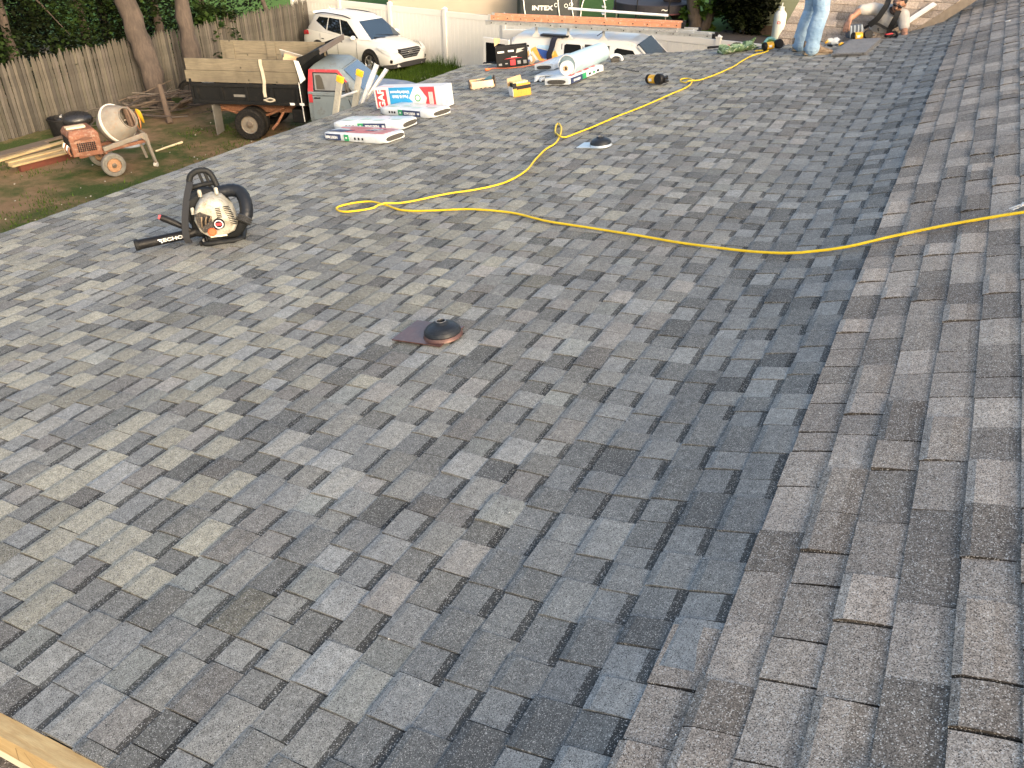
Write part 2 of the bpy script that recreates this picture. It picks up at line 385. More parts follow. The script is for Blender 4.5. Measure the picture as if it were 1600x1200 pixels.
# ridge and the slope behind it
zt = zr(4.6); mb = MB(); mb.prism([(4.6, zt), (4.75, zt + .02), (11.5, zt - 2.4), (11.5, zt - 2.5), (4.6, zt - .12)], -3, 30, 'y'); mb.build('rear_slope', SH_OLD if False else M('rear_shingle', (.17, .16, .15), .9, scale=3), house, smooth=0)
# wall under the eave, fascia boards and the drip edge
SIDING = M('siding', (.62, .60, .55), .6, scale=1.5)
mb = MB(); mb.bx(XE + .35, XE + .5, .9, cA.y - .35, 0, zr(XE) - .05)
mb.bx(XE + .5, 4.6, cA.y - .6, cA.y - .45, 0, zr(XE) - .06); mb.bx(XE + .5, 4.6, .95, 1.1, 0, zr(XE) - .1); mb.build('wall', SIDING, house, smooth=0)
mb = MB(); mb.bx(XE + .0, XE + .03, Y0, cA.y, zr(XE) - .22, zr(XE) - .03); mb.build('fascia', TRIM, house, smooth=0)
mb = MB(); mb.bx(XE - .018, XE + .05, Y0, cA.y - .02, zr(XE) - .035, zr(XE) - .008); mb.build('drip_edge', M('drip_edge', (.3, .3, .3), .4, .6), house, smooth=0)
# raw board along the near rake
osb = fibre_mat('osb', (.42, .27, .11), (.58, .43, .21), (.33, .19, .075), (5, 60, 60), rough=.8)
mb = MB()
for i in range(24):
    x0 = -6.9 + i * .235; x1 = x0 + .235
    if x0 > -1.2: break
    vs = []
    for x in (x0, x1):
        z = zr(x); vs += [(x, Y0 - .052, z - .10), (x, Y0 - .052, z - .006), (x, Y0 + .003, z - .004), (x, Y0 + .003, z - .10)]
    mb.add(vs, [(0, 1, 5, 4), (1, 2, 6, 5), (2, 3, 7, 6), (3, 0, 4, 7), (0, 3, 2, 1), (4, 5, 6, 7)])
mb.build('rake_board', osb, house, smooth=0, label='raw yellow board along the near edge of the new shingles')
mb = MB(); random.seed(5)
for i in range(16):
    x = -2.5 + i * .09 + random.uniform(-.02, .02); z = zr(x); L = random.uniform(.012, .04); a_ = random.uniform(-1, 1)
    mb.add([(x, Y0 - .0535, z - .06 - L), (x + .002, Y0 - .0535, z - .06 - L), (x + .002 + L * a_, Y0 - .0535, z - .06 + L), (x + L * a_, Y0 - .0535, z - .06 + L)], [(0, 1, 2, 3)])
mb.build('board_crack', M('crack', (.12, .07, .03), .9), house, smooth=0)
# lower old roof beside it
def P_low(s, t, h):
    p = P_main(s, t, h); p.z -= .115; return p
lower = strip_deck(0, x2s(-.5), lambda x: -3.0, lambda x: Y0 - .056, 'lower_roof', UND, lift=-.13); lower['label'] = 'dark old shingles just below the raw board'
random.seed(11)
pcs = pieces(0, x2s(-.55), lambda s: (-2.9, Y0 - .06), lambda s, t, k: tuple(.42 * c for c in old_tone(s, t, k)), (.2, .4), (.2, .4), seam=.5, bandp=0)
lay(pcs, P_low, lower, SH_OLD, 12, 'dark_shingle', 'dark_shingle_field')
# wing roof that faces the camera at the far end
tb = math.tan(R(37)); wn = Vector((0, -math.sin(R(37)), math.cos(R(37)))); wu = Vector((0, math.cos(R(37)), math.sin(R(37))))
WY, WZ = roof(1226, 66).y + .02, zr(roof(1226, 66).x) - .06
def wing_hit(u, v):
    r = ray(u, v); p0 = Vector((0, WY, WZ)); t = (p0 - C0).dot(wn) / r.dot(wn); return C0 + r * t
def wst(P): return ((P - Vector((0, WY, WZ))).dot(wu), P.x)
l0, l1 = wst(wing_hit(1214, 62)), wst(wing_hit(1250, 0)); r0, r1 = wst(wing_hit(1425, 50)), wst(wing_hit(1503, 0))
def wrange(s):
    return (l0[1] + (l1[1] - l0[1]) * (s - l0[0]) / (l1[0] - l0[0]), r0[1] + (r1[1] - r0[1]) * (s - r0[0]) / (r1[0] - r0[0]))
def P_wing(s, t, h):
    a, b = wrange(s); return Vector((max(a, min(b, t)), WY, WZ)) + wu * s + wn * h
SW = 2.6
wing = MB(); rings = []
for s in (0, SW):
    a, b = wrange(s); a += .012; b -= .012
    rings.append([P_wing(s, a, -.006), P_wing(s, b, -.006), P_wing(s, b, -.006) - Zv * .16, P_wing(s, a, -.006) - Zv * .16])
wing.loft(rings); wing = wing.build('wing_roof', M('wing_deck', (.19, .16, .13), .9, scale=14), house, smooth=0, label='brown shingled roof wing facing the camera behind the two people')
random.seed(21)
pcs = pieces(0, SW, lambda s: (min(wrange(s)[0], wrange(s + EXPO)[0]), max(wrange(s)[1], wrange(s + EXPO)[1])), lambda s, t, k: tuple(1.05 * c for c in old_tone(s, t, k)), (.14, .36), (.12, .3), seam=.55, bandp=0)
pcs = [dict(p, col=(p['col'][0] * 1.08, p['col'][1], p['col'][2] * .93)) for p in pcs]
lay(pcs, P_wing, wing, SH_OLD, 110, 'brown_shingle', 'brown_shingle_field', hk=1.5)
mb = MB(); ya_ = WY + .5
mb.bx(wrange(.6)[0] + .12, wrange(.6)[1] - .1, ya_, ya_ + 1.6, 0, WZ + .2); mb.build('wing_wall', SIDING, house, smooth=0)
# black flashing laid along the valley and the white metal strip over it
mb = MB(); mb.tube(catmull([pd(1418, 49, cB2.y + .75), pd(1440, 41, cB2.y + 1.0), pd(1463, 33, cB2.y + 1.3), pd(1500, 8, cB2.y + 2.2)], 5), .022, 6); mb.build('valley_flashing', UND, house, smooth=30)
o = MB(); A_, B_ = wing_hit(1416, 39) + wn * .05, wing_hit(1460, 10) + wn * .05; o.beam(A_, B_, .075, .02, up=wn)
tag(o.build('metal_strip', WHITEP, smooth=0, bevel=.004), 'white metal strip lying aslant on the brown wing roof', 'metal strip')
# ================================================================ FENCES
def fibre_tone(): 
    v = random.uniform(.5, 1.25); return (v, v * random.uniform(.95, 1.0), v * random.uniform(.88, .98))
WOODG = fibre_mat('grey_wood', (.040, .036, .030), (.105, .094, .078), (.034, .030, .025), (55, 55, 2.2), attr='tone', rough=.9)
random.seed(3)
wf = thing('wooden_fence', 'weathered grey wooden fence of pointed pickets behind the dump truck', 'fence', Matrix.Identity(4))
fp = [g(0, 222), g(290, 146)]
L0, L1, L2 = fp[0] + (fp[0] - fp[1]) * 1.4, fp[1], g(480, 0, 1.83); L2.z = 0
path = [L0, fp[0], L1, L2]
def along(path, step):
    out = []; rest = 0
    for a, b in zip(path[:-1], path[1:]):
        d = (b - a); L = d.length; t = rest
        while t < L: out.append((a + d * (t / L), math.atan2(d.y, d.x))); t += step
        rest = t - L
    return out
for p, an in along(path, .098):
    mb = MB(); wd = random.uniform(.078, .093); hh = 1.86 + random.uniform(-.07, .06); th = .02; h0 = random.uniform(-.02, .03); tw = random.uniform(-.006, .006)
    c = fibre_tone(); k = len(mb.f)
    mb.prism([(-wd / 2, h0), (wd / 2, h0), (wd / 2 + tw, hh - .14), (wd * .1 + tw, hh), (-wd * .1 + tw, hh), (-wd / 2 + tw, hh - .14)], 0, th, 'y')
    mb.c = [c] * len(mb.f)
    o = mb.build('picket', WOODG, wf, smooth=0); o.matrix_world = zmat(p, an + random.uniform(-.02, .02), 0) @ Matrix.Rotation(random.uniform(-.012, .012), 4, 'Y')
for z in (.4, 1.0, 1.55):
    for a, b in zip(path[:-1], path[1:]):
        mb = MB(); nrm = Vector((-(b - a).y, (b - a).x, 0)).normalized() * .05; mb.beam(a + nrm + Zv * z, b + nrm + Zv * z, .05, .08); mb.c = [(.8, .78, .72)] * len(mb.f); mb.build('rail', WOODG, wf, smooth=0)
VINYL = M('vinyl', (.58, .575, .55), .35, var=.05, scale=1.3)
vf = thing('vinyl_fence', 'tall cream vinyl privacy fence behind the white car and the van', 'fence', Matrix.Identity(4))
A, B = g(560, 3, 1.88), g(1190, 69, 1.88); A.z = B.z = 0; d = (B - A).normalized(); B = B + d * 1.2; A = A - d * 3.4
an = math.atan2(d.y, d.x); Lf = (B - A).length; npost = max(2, round(Lf / 2.45)); stp = Lf / npost
for i in range(npost + 1):
    mb = MB(); mb.bx(-.065, .065, -.065, .065, 0, 1.94); mb.lathe([(.0, 2.02), (.11, 1.955), (.11, 1.94)], 4, Matrix.Rotation(R(45), 4, 'Z')); o = mb.build('post', VINYL, vf, smooth=0, bevel=.006); o.matrix_world = zmat(A + d * stp * i, an, 0)
    if i == npost: break
    base = zmat(A + d * stp * i, an, 0)
    for z0, z1, nm in ((.08, .24, 'rail'), (1.70, 1.88, 'rail')):
        mb = MB(); mb.bx(.066, stp - .066, -.03, .03, z0, z1); o = mb.build(nm, VINYL, vf, smooth=0, bevel=.005); o.matrix_world = base
    nb = 14; bw = (stp - .134) / nb
    for k in range(nb):
        mb = MB(); x0 = .067 + k * bw; mb.prism([(x0 + .001, -.011), (x0 + .006, -.017), (x0 + bw - .006, -.017), (x0 + bw - .001, -.011), (x0 + bw - .001, .016), (x0 + .001, .016)], .241, 1.699, 'z'); o = mb.build('board', VINYL, vf, smooth=0); o.matrix_world = base
# ================================================================ TREES
BARK = fibre_mat('bark', (.036, .028, .023), (.088, .066, .054), (.03, .024, .02), (14, 14, 3.5), rough=.95)
LEAF_D = leaf_mat('leaf_dark', (.0022, .0040, .0014), (.0075, .0125, .0030)); LEAF_M = leaf_mat('leaf_mid', (.007, .018, .004), (.022, .040, .008)); LEAF_B = leaf_mat('leaf_bright', (.035, .075, .012), (.08, .13, .022))
def crown(parent, centre, rad, n, size, mat, clumps=40, name='crown', shell=.45):
    mb = MB(); cl = []
    for _ in range(clumps):
        while True:
            q = Vector((random.uniform(-1, 1), random.uniform(-1, 1), random.uniform(-1, 1)))
            if shell < q.length < 1: break
        cl.append((Vector(centre) + Vector((q.x * rad[0], q.y * rad[1], q.z * rad[2])), random.uniform(.16, .36) * min(rad), random.uniform(.55, 1.25)))
    for _ in range(n):
        c, r_, tn = random.choice(cl); q = Vector((random.gauss(0, .55), random.gauss(0, .55), random.gauss(0, .45))) * r_
        p = c + q; sz = size * random.uniform(.6, 1.3); ax = Vector((random.uniform(-1, 1), random.uniform(-1, 1), random.uniform(-.6, .6))).normalized(); up = (Vector((random.uniform(-.6, .6), random.uniform(-.6, .6), 1))).normalized(); sd_ = ax.cross(up).normalized() * sz * .42
        t_ = tn * random.uniform(.7, 1.3); mb.add([p, p + ax * sz * .5 + sd_, p + ax * sz, p + ax * sz * .5 - sd_], [(0, 1, 2, 3)], None, (t_, t_ * random.uniform(.92, 1.05), t_ * .9))
    return mb.build(name, mat, parent, smooth=0, fixn=False)
def tree(name, label, loc, pts, r0, r1, crowns, leaf, n=5000, size=.16, limbs=5, group=None, clumps=40):
    t = thing(name, label, 'tree', Matrix.Translation(Vector((loc.x, loc.y, 0))), group)
    pts = catmull(pts, 6); N = len(pts); mb = MB()
    rad = [r0 + (r1 - r0) * (i / (N - 1)) + (.28 * r0 * math.exp(-i * .9)) for i in range(N)]
    k0 = len(mb.v); mb.tube(pts, rad, 14)
    for i in range(k0, len(mb.v)):
        v = Vector(mb.v[i]); q = noise.noise(v * 3.0) * .06 * (r0 / .2) + noise.noise(v * 9) * .02; mb.v[i] = tuple(v + Vector((q, q * .7, 0)))
    mb.build('trunk', BARK, t, smooth=60)
    for k in range(limbs):
        a = pts[int(N * random.uniform(.6, .95))]; c, rd = random.choice(crowns); e = Vector(c) + Vector((random.uniform(-.6, .6) * rd[0], random.uniform(-.6, .6) * rd[1], random.uniform(-.3, .6) * rd[2]))
        mb = MB(); mb.tube(catmull([a, a.lerp(e, .5) + Vector((0, 0, .2)), e], 4), [r1 * .8 * (1 - i / 9.5) for i in range(9)], 7); mb.build('limb', BARK, t, smooth=60)
    for c, rd in crowns: crown(t, c, rd, n, size, leaf, clumps)
    return t
random.seed(17)
def V(*a): return Vector(a)
def lean(u0, v0, u1, v1, loc, far=0.0, top=8.0):
    """trunk line through two pixels, standing at loc"""
    p0 = V(0, 0, -.1); Y = loc.y + far; q = pd(u1, v1, Y); q = V(q.x - loc.x, q.y - loc.y, q.z); k = (top - 0) / q.z
    return [p0, q * .5 + V(.03, 0, 0), q, V(q.x * k * .9, q.y * k, top)]
ta = g(254, 168); tree('leaning_tree', 'thick brown trunk leaning left beside the leaning log at the wooden fence', ta, lean(254, 168, 197, 0, ta), .29, .27, [(V(-2.2, .4, 8.4), (3, 3, 2.4))], LEAF_D, 5200, .24, 6)
tb_ = g(312, 158); tree('straight_tree', 'upright mottled trunk right behind the dump bed corner at the fence', tb_, lean(312, 158, 283, 0, tb_), .25, .23, [(V(-.9, 1.0, 8.6), (2.8, 2.8, 2.4))], LEAF_D, 5200, .24, 6)
tc_ = g(428, 84) + V(.25, .3, 0); tree('young_tree', 'thin pale trunk in front of the wooden fence near the white car', tc_, lean(428, 84, 410, 0, tc_), .10, .075, [(V(-.5, .6, 7.0), (2, 2, 1.8))], LEAF_D, 3000, .2, 5)
woods = [(20, 90, -2.6, 3.2, 2.6, 0), (75, 70, -5.0, 4.2, 3.0, 0), (130, 78, -2.2, 3.0, 2.4, 1), (170, 55, -4.2, 4.4, 3.0, 0), (250, 45, -2.6, 3.2, 2.5, 0), (330, 30, -1.6, 2.9, 2.3, 1), (345, 20, -5.0, 4.6, 3.0, 0), (420, 10, -2.4, 3.2, 2.4, 0), (-60, 110, -3.4, 3.6, 2.8, 0)]
wl = ['dark tree at the far left behind the picket fence', 'tall dark tree behind the fence left of the yellowish bush', 'yellowish green bushy tree just behind the pickets above the mixer', 'tall dark tree behind the leaning trunk', 'dark tree between the two big trunks behind the fence', 'bright green bushy tree overhanging the fence above the wooden bed', 'tall dark tree behind the bushy tree over the truck', 'dark tree behind the fence at the thin pale trunk', 'dark tree behind the leftmost fence pickets']
for (u, v, back, hc, rr, br), lb in zip(woods, wl):
    p = g(u, v, 1.83); p = V(p.x + back - 1.0, p.y, 0)
    tree('woodland_tree', lb, p, [V(0, 0, -.1), V(.1, .05, hc * .6), V(.0, .1, hc * 1.2), V(.2, 0, hc * 1.7)], .16, .07, [(V(0, 0, hc - .9), (rr, rr * 1.15, hc * .72)), (V(.3, .5, hc + 2.6), (rr * .9, rr, 2.2))], LEAF_M if br else LEAF_D, 7000, .125, 3, 'trees behind the wooden fence', 60)
# far side: trunks, bush and shrubs beyond the vinyl fence
for u0, v0, u1, r0, lb in ((1066, 36, 1047, .34, 'thick crooked trunk beside the trampoline beyond the vinyl fence'), (1087, 46, 1083, .30, 'upright trunk in the middle of three trunks beyond the vinyl fence'), (1098, 46, 1117, .22, 'trunk leaning right beside the dark shrub beyond the vinyl fence')):
    p = g(u0, v0); tree('garden_tree', lb, p, lean(u0, v0, u1, 0, p, top=7.5), r0, r0 * .8, [(V(0, 1, 8.5), (3, 3, 2))], LEAF_M, 2500, .22, 3, 'trunks beside the trampoline')
def bush(name, lb, p, rad, n, mat, size=.16, cl=30, group=None):
    t = thing(name, lb, 'shrub', Matrix.Translation(V(p.x, p.y, 0)), group)
    for k in range(5):
        a = random.uniform(0, 6.28); mb = MB(); mb.tube([V(0, 0, -.05), V(math.cos(a) * rad[0] * .3, math.sin(a) * rad[1] * .3, rad[2]), V(math.cos(a) * rad[0] * .6, math.sin(a) * rad[1] * .6, rad[2] * 1.6)], [.03, .02, .008], 6); mb.build('stem', BARK, t)
    crown(t, (0, 0, rad[2]), rad, n, size, mat, cl, 'foliage', .2)
p = g(1160, 53); bush('dark_shrub', 'large dark green feathery shrub left of the green house', p, (1.35, 1.2, 1.7), 9000, LEAF_D, .2, 70)
p = g(1128, 47) + V(0, 1.5, 0); bush('green_shrub', 'mid green shrub behind the leaning far trunk', p, (1.2, 1.2, 1.5), 5000, LEAF_M, .2, 40)
p = g(1108, 47); bush('bright_shrub', 'small bright green sapling leaves at the foot of the far trunks', p, (.75, .5, .7), 900, LEAF_B, .2, 14)
p = g(1078, 44) ; bush('leafy_sapling', 'bright leafy sprout left of the middle far trunk', p, (.5, .4, .45), 500, LEAF_B, .2, 10)
p = g(332, 8, 2.2); bush('overhanging_branch_shrub', 'green leafy shrub spilling over the pickets near the bed boards', V(p.x + .2, p.y, 0), (.7, .9, 1.25), 2600, LEAF_M, .16, 30)
# grass and small stones
random.seed(9); mb = MB()
def blade(x, y, h, tn):
    a = random.uniform(0, 6.28); wv = V(math.cos(a), math.sin(a), 0) * .010; ld = V(random.uniform(-.4, .4), random.uniform(-.4, .4), 1) * h
    b = V(x, y, 0); mb.add([b - wv, b + wv, b + ld * .6 + wv * .6, b + ld], [(0, 1, 2, 3)], None, tn)
def tuft(x, y, r_, n, h):
    for _ in range(n):
        t = random.uniform(.5, 1.2); blade(x + random.gauss(0, r_), y + random.gauss(0, r_), h * random.uniform(.5, 1.2), (t, t, t * .8))
for _ in range(260):
    x, y = random.uniform(-20, -8), random.uniform(5, 19)
    if noise.noise(V(x * .55, y * .55, 4)) > -.02: tuft(x, y, .22, 46, .07)
ga, gb = g(655, 122), g(735, 100)
for _ in range(150):
    f = random.random(); p = ga.lerp(gb, f); tuft(p.x + random.uniform(-1.4, 1.0), p.y + random.uniform(-1.6, .9), .2, 52, .26)
for _ in range(14):
    p = ga.lerp(gb, random.uniform(.3, .9)); tuft(p.x + random.uniform(-.5, .5), p.y + random.uniform(-.3, .5), .08, 50, .55)
tag(mb.build('grass', LEAF_B, smooth=0, fixn=False), 'grass tufts on the dirt and by the white car', 'grass', kind='stuff')
mb = MB()
for _ in range(190):
    x, y = random.uniform(-19, -8), random.uniform(4, 17); r_ = random.uniform(.006, .02); mb.ball((x, y, r_ * .4), r_, 5, None, (1, 1.2, .7))
for _ in range(60):
    p = g(random.uniform(640, 690), random.uniform(108, 128)); r_ = random.uniform(.015, .045); mb.ball((p.x, p.y, r_ * .4 + .05), r_, 5)
tag(mb.build('stones', M('stone', (.40, .37, .32), .85), smooth=0), 'small pale stones and chips on the dirt', 'stones', kind='stuff')
# ================================================================ THINGS ON THE ROOF
IMG = HEAD                                                     # compass angle of "image right" on the roof
def rthing(name, label, cat, P, ang, lift=.011, group=None): return thing(name, label, cat, roof_mat(P, ang, lift), group)
def ang_of(a, b): return math.atan2(b.y - a.y, b.x - a.x)
# ---- pipe flashings
def flashing(px, base_mat, lbl, plate, patch):
    P = roof(*px); t = rthing('pipe_flashing', lbl, 'roof vent', P, 0, .017, 'rubber pipe flashings')
    mb = MB(); mb.bx(plate[0], plate[1], plate[2], plate[3], -.004, .0025); mb.build('base_plate', base_mat, t, smooth=0, bevel=.001)
    mb = MB(); mb.lathe([(.108, .0), (.104, .010), (.085, .035), (.07, .05), (.02, .05), (.0, .05)], 32); mb.build('base_cone', base_mat, t, 50)
    mb = MB(); prof = [(.088, .014), (.098, .018), (.101, .026), (.098, .038), (.091, .050), (.088, .0505), (.082, .061), (.076, .064), (.069, .071), (.063, .072), (.055, .078), (.050, .0785), (.040, .084), (.036, .092), (.030, .097), (.025, .097), (.023, .09), (.023, .05)]
    mb.lathe([(r_, .012 + (z_ - .012) * .84) for r_, z_ in prof], 36); mb.build('rubber_boot', M('boot_rubber', (.016, .019, .024), .42, var=.3, scale=20, dirt=(.06, .06, .06), dirt_amt=.12, spec=.35), t, 35)
    mb = MB(); mb.lathe([(.0225, .03), (.0225, .066), (.002, .066), (.002, .03)], 20, close=True); mb.build('pipe', M('pipe_dark', (.012, .012, .012), .8), t, 40)
    mb = MB(); mb.lathe([(.0235, .0835), (.0285, .0842), (.0285, .0862), (.0235, .0858)], 24, close=True); mb.build('opening_rim', M('rim_grey', (.20, .20, .20), .5), t, 40)
    return t
COPPER = M('copper_paint', (.125, .062, .052), .34, .3, var=.3, scale=12, dirt=(.16, .10, .08), dirt_amt=.3)
flashing((693, 528), COPPER, 'black rubber boot on a copper brown plate in the middle of the roof', (-.25, .06, -.125, .125), None)
flashing((939, 230), M('zinc', (.50, .56, .60), .35, .5), 'black rubber boot on a pale zinc plate beyond the yellow hose loop', (-.21, .06, -.10, .10), None)
# ---- yellow hose
HOSE = M('yellow_hose', (.72, .50, .010), .42, var=.16, scale=9, dirt=(.45, .30, .03), dirt_amt=.08)
hp = [(1640, 333), (1560, 345), (1480, 359), (1400, 375), (1330, 391), (1270, 399), (1230, 402), (1180, 400), (1100, 391), (1020, 378), (940, 364), (860, 352), (800, 338), (740, 333), (680, 334), (630, 333), (605, 326), (580, 320), (553, 322), (532, 327), (527, 332), (540, 336), (570, 333), (604, 326), (650, 318), (700, 308), (750, 300), (790, 290), (822, 272), (838, 252), (852, 238), (868, 228), (876, 214), (877, 203), (873, 197), (869, 201), (868, 211), (873, 219), (883, 219), (910, 209), (960, 188), (1010, 168), (1050, 150), (1074, 139), (1081, 132), (1079, 127), (1070, 126), (1063, 128), (1066, 132), (1076, 133), (1090, 130), (1120, 119), (1145, 108), (1160, 98), (1175, 90), (1195, 85), (1200, 82), (1185, 82), (1180, 83)]
pts = [roof(*q) for q in hp]; pts = catmull(pts, 6); out = []
for i, p in enumerate(pts):
    n = Vector((-rslope(p.x), 0, 1)).normalized(); out.append(Vector((p.x, p.y, zr(p.x))) + n * (.0205 + .006 * (1 + noise.noise(p * 2.5))))
for i in range(len(out)):                                       # the hose rides over itself where the loops cross
    for j in range(i + 12, len(out)):
        if (out[i].xy - out[j].xy).length < .03: 
            for k in range(-2, 3):
                if 0 <= j + k < len(out): out[j + k].z = max(out[j + k].z, out[i].z + .018 - .004 * abs(k))
mb = MB(); mb.tube(out, .0085, 9); tag(mb.build('air_hose', HOSE, smooth=60), 'long yellow air hose looping across the grey shingles', 'hose')
P = roof(1594, 333); t = rthing('hose_coupling', 'white twist of tape at the right end of the yellow hose', 'tape', P, R(20), .016)
mb = MB(); mb.beam((-.03, .02, .006), (.03, .035, .012), .014, .004); mb.build('tape_strip', WHITEP, t, smooth=0)
mb = MB(); mb.beam((-.035, .045, .008), (.015, .03, .02), .012, .004); mb.beam((.01, .02, .01), (.04, .05, .02), .012, .004); mb.build('tape_end', WHITEP, t, smooth=0)
P = roof(1575, 35); t = MB(); t.prism([(-.03, -.02), (.01, -.035), (.035, .0), (.02, .035), (-.02, .03)], 0, .006, 'z'); o = t.build('paper_scrap', WHITEP, smooth=0); o.matrix_world = roof_mat(P, 0, .014); tag(o, 'scrap of pale paper on the brown shingles at the upper right', 'paper')
# ---- wrapped shingle bundles
def bundle(px0, px1, lbl, L=.98, side_near=True, zoff=.012, text=True, flag=False, flip=True, W=.34, ang=None, pitch=0):
    a, b = roof(*px0), roof(*px1); an = ang_of(a, b) if ang is None else ang
    t = thing('shingle_bundle', lbl, 'shingle bundle', roof_mat(a, an, zoff), 'wrapped shingle bundles on the roof')
    H = .085; mb = MB(); rings = []; N = 14
    for i in range(N + 1):
        x = L * i / N; e = min(1, min(i, N - i) / 1.2 + .82); rr = []
        for y, z in ((0, .012), (.008, 0), (W - .008, 0), (W, .012), (W, H - .014), (W - .012, H), (W * .5, H + .004), (.012, H), (0, H - .014)):
            wv = noise.noise(Vector((x * 9, y * 11, z * 15 + px0[0]))) * .005
            rr.append((x, y * e + W * (1 - e) / 2 + wv, z * e + H * (1 - e) * .3 + wv))
        rings.append(rr)
    mb.loft(rings); mb.build('wrapper', WRAP, t, 50)
    for x0, x1 in ((-.004, .006), (L - .006, L + .004)):
        mb = MB(); n = 18; mb.prism([(W / 2 + W * .40 * math.copysign(abs(math.cos(2 * math.pi * k / n)) ** .6, math.cos(2 * math.pi * k / n)), H * .46 + H * .30 * math.copysign(abs(math.sin(2 * math.pi * k / n)) ** .7, math.sin(2 * math.pi * k / n))) for k in range(n)], x0, x1, 'x'); mb.build('shingle_edges', M('bundle_end', (.06, .056, .05), .9, var=.5, scale=60), t, 30)
    yf = -.0035
    xs = (.06, .30, .36, .50) if not flip else (.46, .78, .38, .46)
    mb = MB(); mb.bx(xs[0], xs[1], yf - .0025, yf + .006, .008, H - .012); mb.build('name_band', NAVY, t, smooth=0)
    mb = MB(); mb.bx(xs[2], xs[3] if flip else xs[2] + .07, yf - .0025, yf + .006, .008, H - .012); mb.build('green_band', GREENP, t, smooth=0)
    mid = (xs[0] + xs[1]) / 2
    if text:
        lettering(t, 'HERITAGE', .042, face_mx((mid - .03, yf - .0035, H * .47), (-1, 0, 0), (0, 0, -1)), WPRINT, wide=1.05, bold=.0012)
        mb = MB(); e_ = xs[1] - .05 if flip else xs[0] + .02; mb.bx(e_, e_ + .035, yf - .0042, yf, .028, .052); mb.build('maker_mark', WPRINT, t, smooth=0)
        gx = (xs[2] + (xs[3] if flip else xs[2] + .07)) / 2; mb = MB(); mb.bx(gx - .012, gx + .012, yf - .0042, yf, .03, .05); mb.build('green_band_mark', WPRINT, t, smooth=0)
    for k in range(3):
        x = (.30 if flip else .52) - k * (.05 if flip else -.06); mb = MB(); mb.bx(x, x + .022, yf - .0025, yf + .006, .026, .05); mb.build('printed_block', DARKP, t, smooth=0)
    if flag:
        for k in range(5):
            y0 = .04 + k * .052; mb = MB(); mb.add([(.10 + .1 * k % .3, y0, H + .0075), (.93, y0 + .02, H + .0075), (.93, y0 + .044, H + .0075), (.10 + .1 * k % .3, y0 + .026, H + .0075)], [(0, 1, 2, 3)]); mb.build('red_stripe', RED, t, smooth=0)
        for a_, b_, nm in (((.04, .03), (.42, .13), 'navy_panel'), ((.55, .14), (.80, .25), 'navy_panel')):
            mb = MB(); mb.add([(a_[0], a_[1], H + .0095), (b_[0] - .1, a_[1], H + .0095), (b_[0], b_[1], H + .0095), (a_[0] + .12, b_[1], H + .0095)], [(0, 1, 2, 3)]); mb.build(nm, NAVY, t, smooth=0)
        for k in range(3): mb = MB(); mb.add([(.60 + k * .06, .16, H + .011), (.63 + k * .06, .16, H + .011), (.65 + k * .06, .23, H + .011), (.62 + k * .06, .23, H + .011)], [(0, 1, 2, 3)]); mb.build('white_print_bar', WPRINT, t, smooth=0)
    else:
        for k in range(4):
            x = .12 + k * .22; mb = MB(); mb.add([(x, .06 + .05 * (k % 2), H + .0075), (x + .14, .07 + .05 * (k % 2), H + .0075), (x + .13, .12 + .05 * (k % 2), H + .0075), (x + .01, .11 + .05 * (k % 2), H + .0075)], [(0, 1, 2, 3)]); mb.build('faint_print', M('faint_print', (.45, .62, .56), .4), t, smooth=0)
    return t
bundle((506, 220), (610, 228), 'nearest shingle bundle, red and navy stripes on its white wrapper', flag=True, flip=False, L=.98)
bundle((521, 204), (637, 205), 'white wrapped shingle bundle just behind the nearest striped one', L=1.0)
b3 = bundle((593, 180), (677, 187), 'white wrapped shingle bundle in front of the red and blue carton', L=.98)
# ---- peel-and-stick carton
a, b = roof(589, 172), roof(700, 169); t = thing('underlayment_carton', 'long red, white and blue printed carton standing behind a shingle bundle', 'carton', roof_mat(a, ang_of(a, b) - .06, .012))
CL, CW, CH = 1.03, .24, .26
mb = MB(); mb.bx(0, CL, 0, CW, 0, CH); mb.build('box', M('carton_white', (.62, .61, .60), .5, var=.06), t, smooth=0, bevel=.006)
yf = -.003
def panel(poly, mat, nm, d=.003):
    m_ = MB(); m_.prism(poly, -d, .002, 'y'); return m_.build(nm, mat, t, smooth=0)
panel([(.03, .02), (.19, .02), (.19, .235), (.03, .235)], RED, 'brand_panel')
panel([(.235, .0), (.66, .0), (.53, .13), (.62, .26), (.235, .26)], BLUEP, 'blue_panel')
panel([(.70, .26), (.92, .26), (.92, .0), (.74, .0), (.80, .13)], RED, 'red_panel')
panel([(.66, .035), (.755, .13), (.66, .225), (.565, .13)], WPRINT, 'white_diamond', .004)
lettering(t, 'GAF', .13, face_mx((.11, -.0045, .125), (0, 0, 1), (-1, 0, 0)), WPRINT, bold=.004)
lettering(t, 'Peel & Stick', .05, face_mx((.40, -.0045, .15), (-1, 0, 0), (0, 0, -1)), WPRINT, bold=.0015)
lettering(t, 'Underlayment', .05, face_mx((.40, -.0045, .205), (-1, 0, 0), (0, 0, -1)), WPRINT, bold=.0015)
for k in range(3): m_ = MB(); m_.bx(.30 + .1 * k, .345 + .1 * k, -.0045, 0, .03, .055); m_.build('printed_note', WPRINT, t, smooth=0)
for k in range(4): m_ = MB(); m_.bx(.83 + .016 * k, .838 + .016 * k, -.0045, 0, .05, .2); m_.build('small_print', WPRINT, t, smooth=0)
m_ = MB(); n = 12; m_.prism([(.66 + .045 * math.cos(6.283 * k / n), .13 + .045 * math.sin(6.283 * k / n)) for k in range(n)], -.0052, 0, 'y'); m_.build('emblem', GREENP, t, smooth=0)
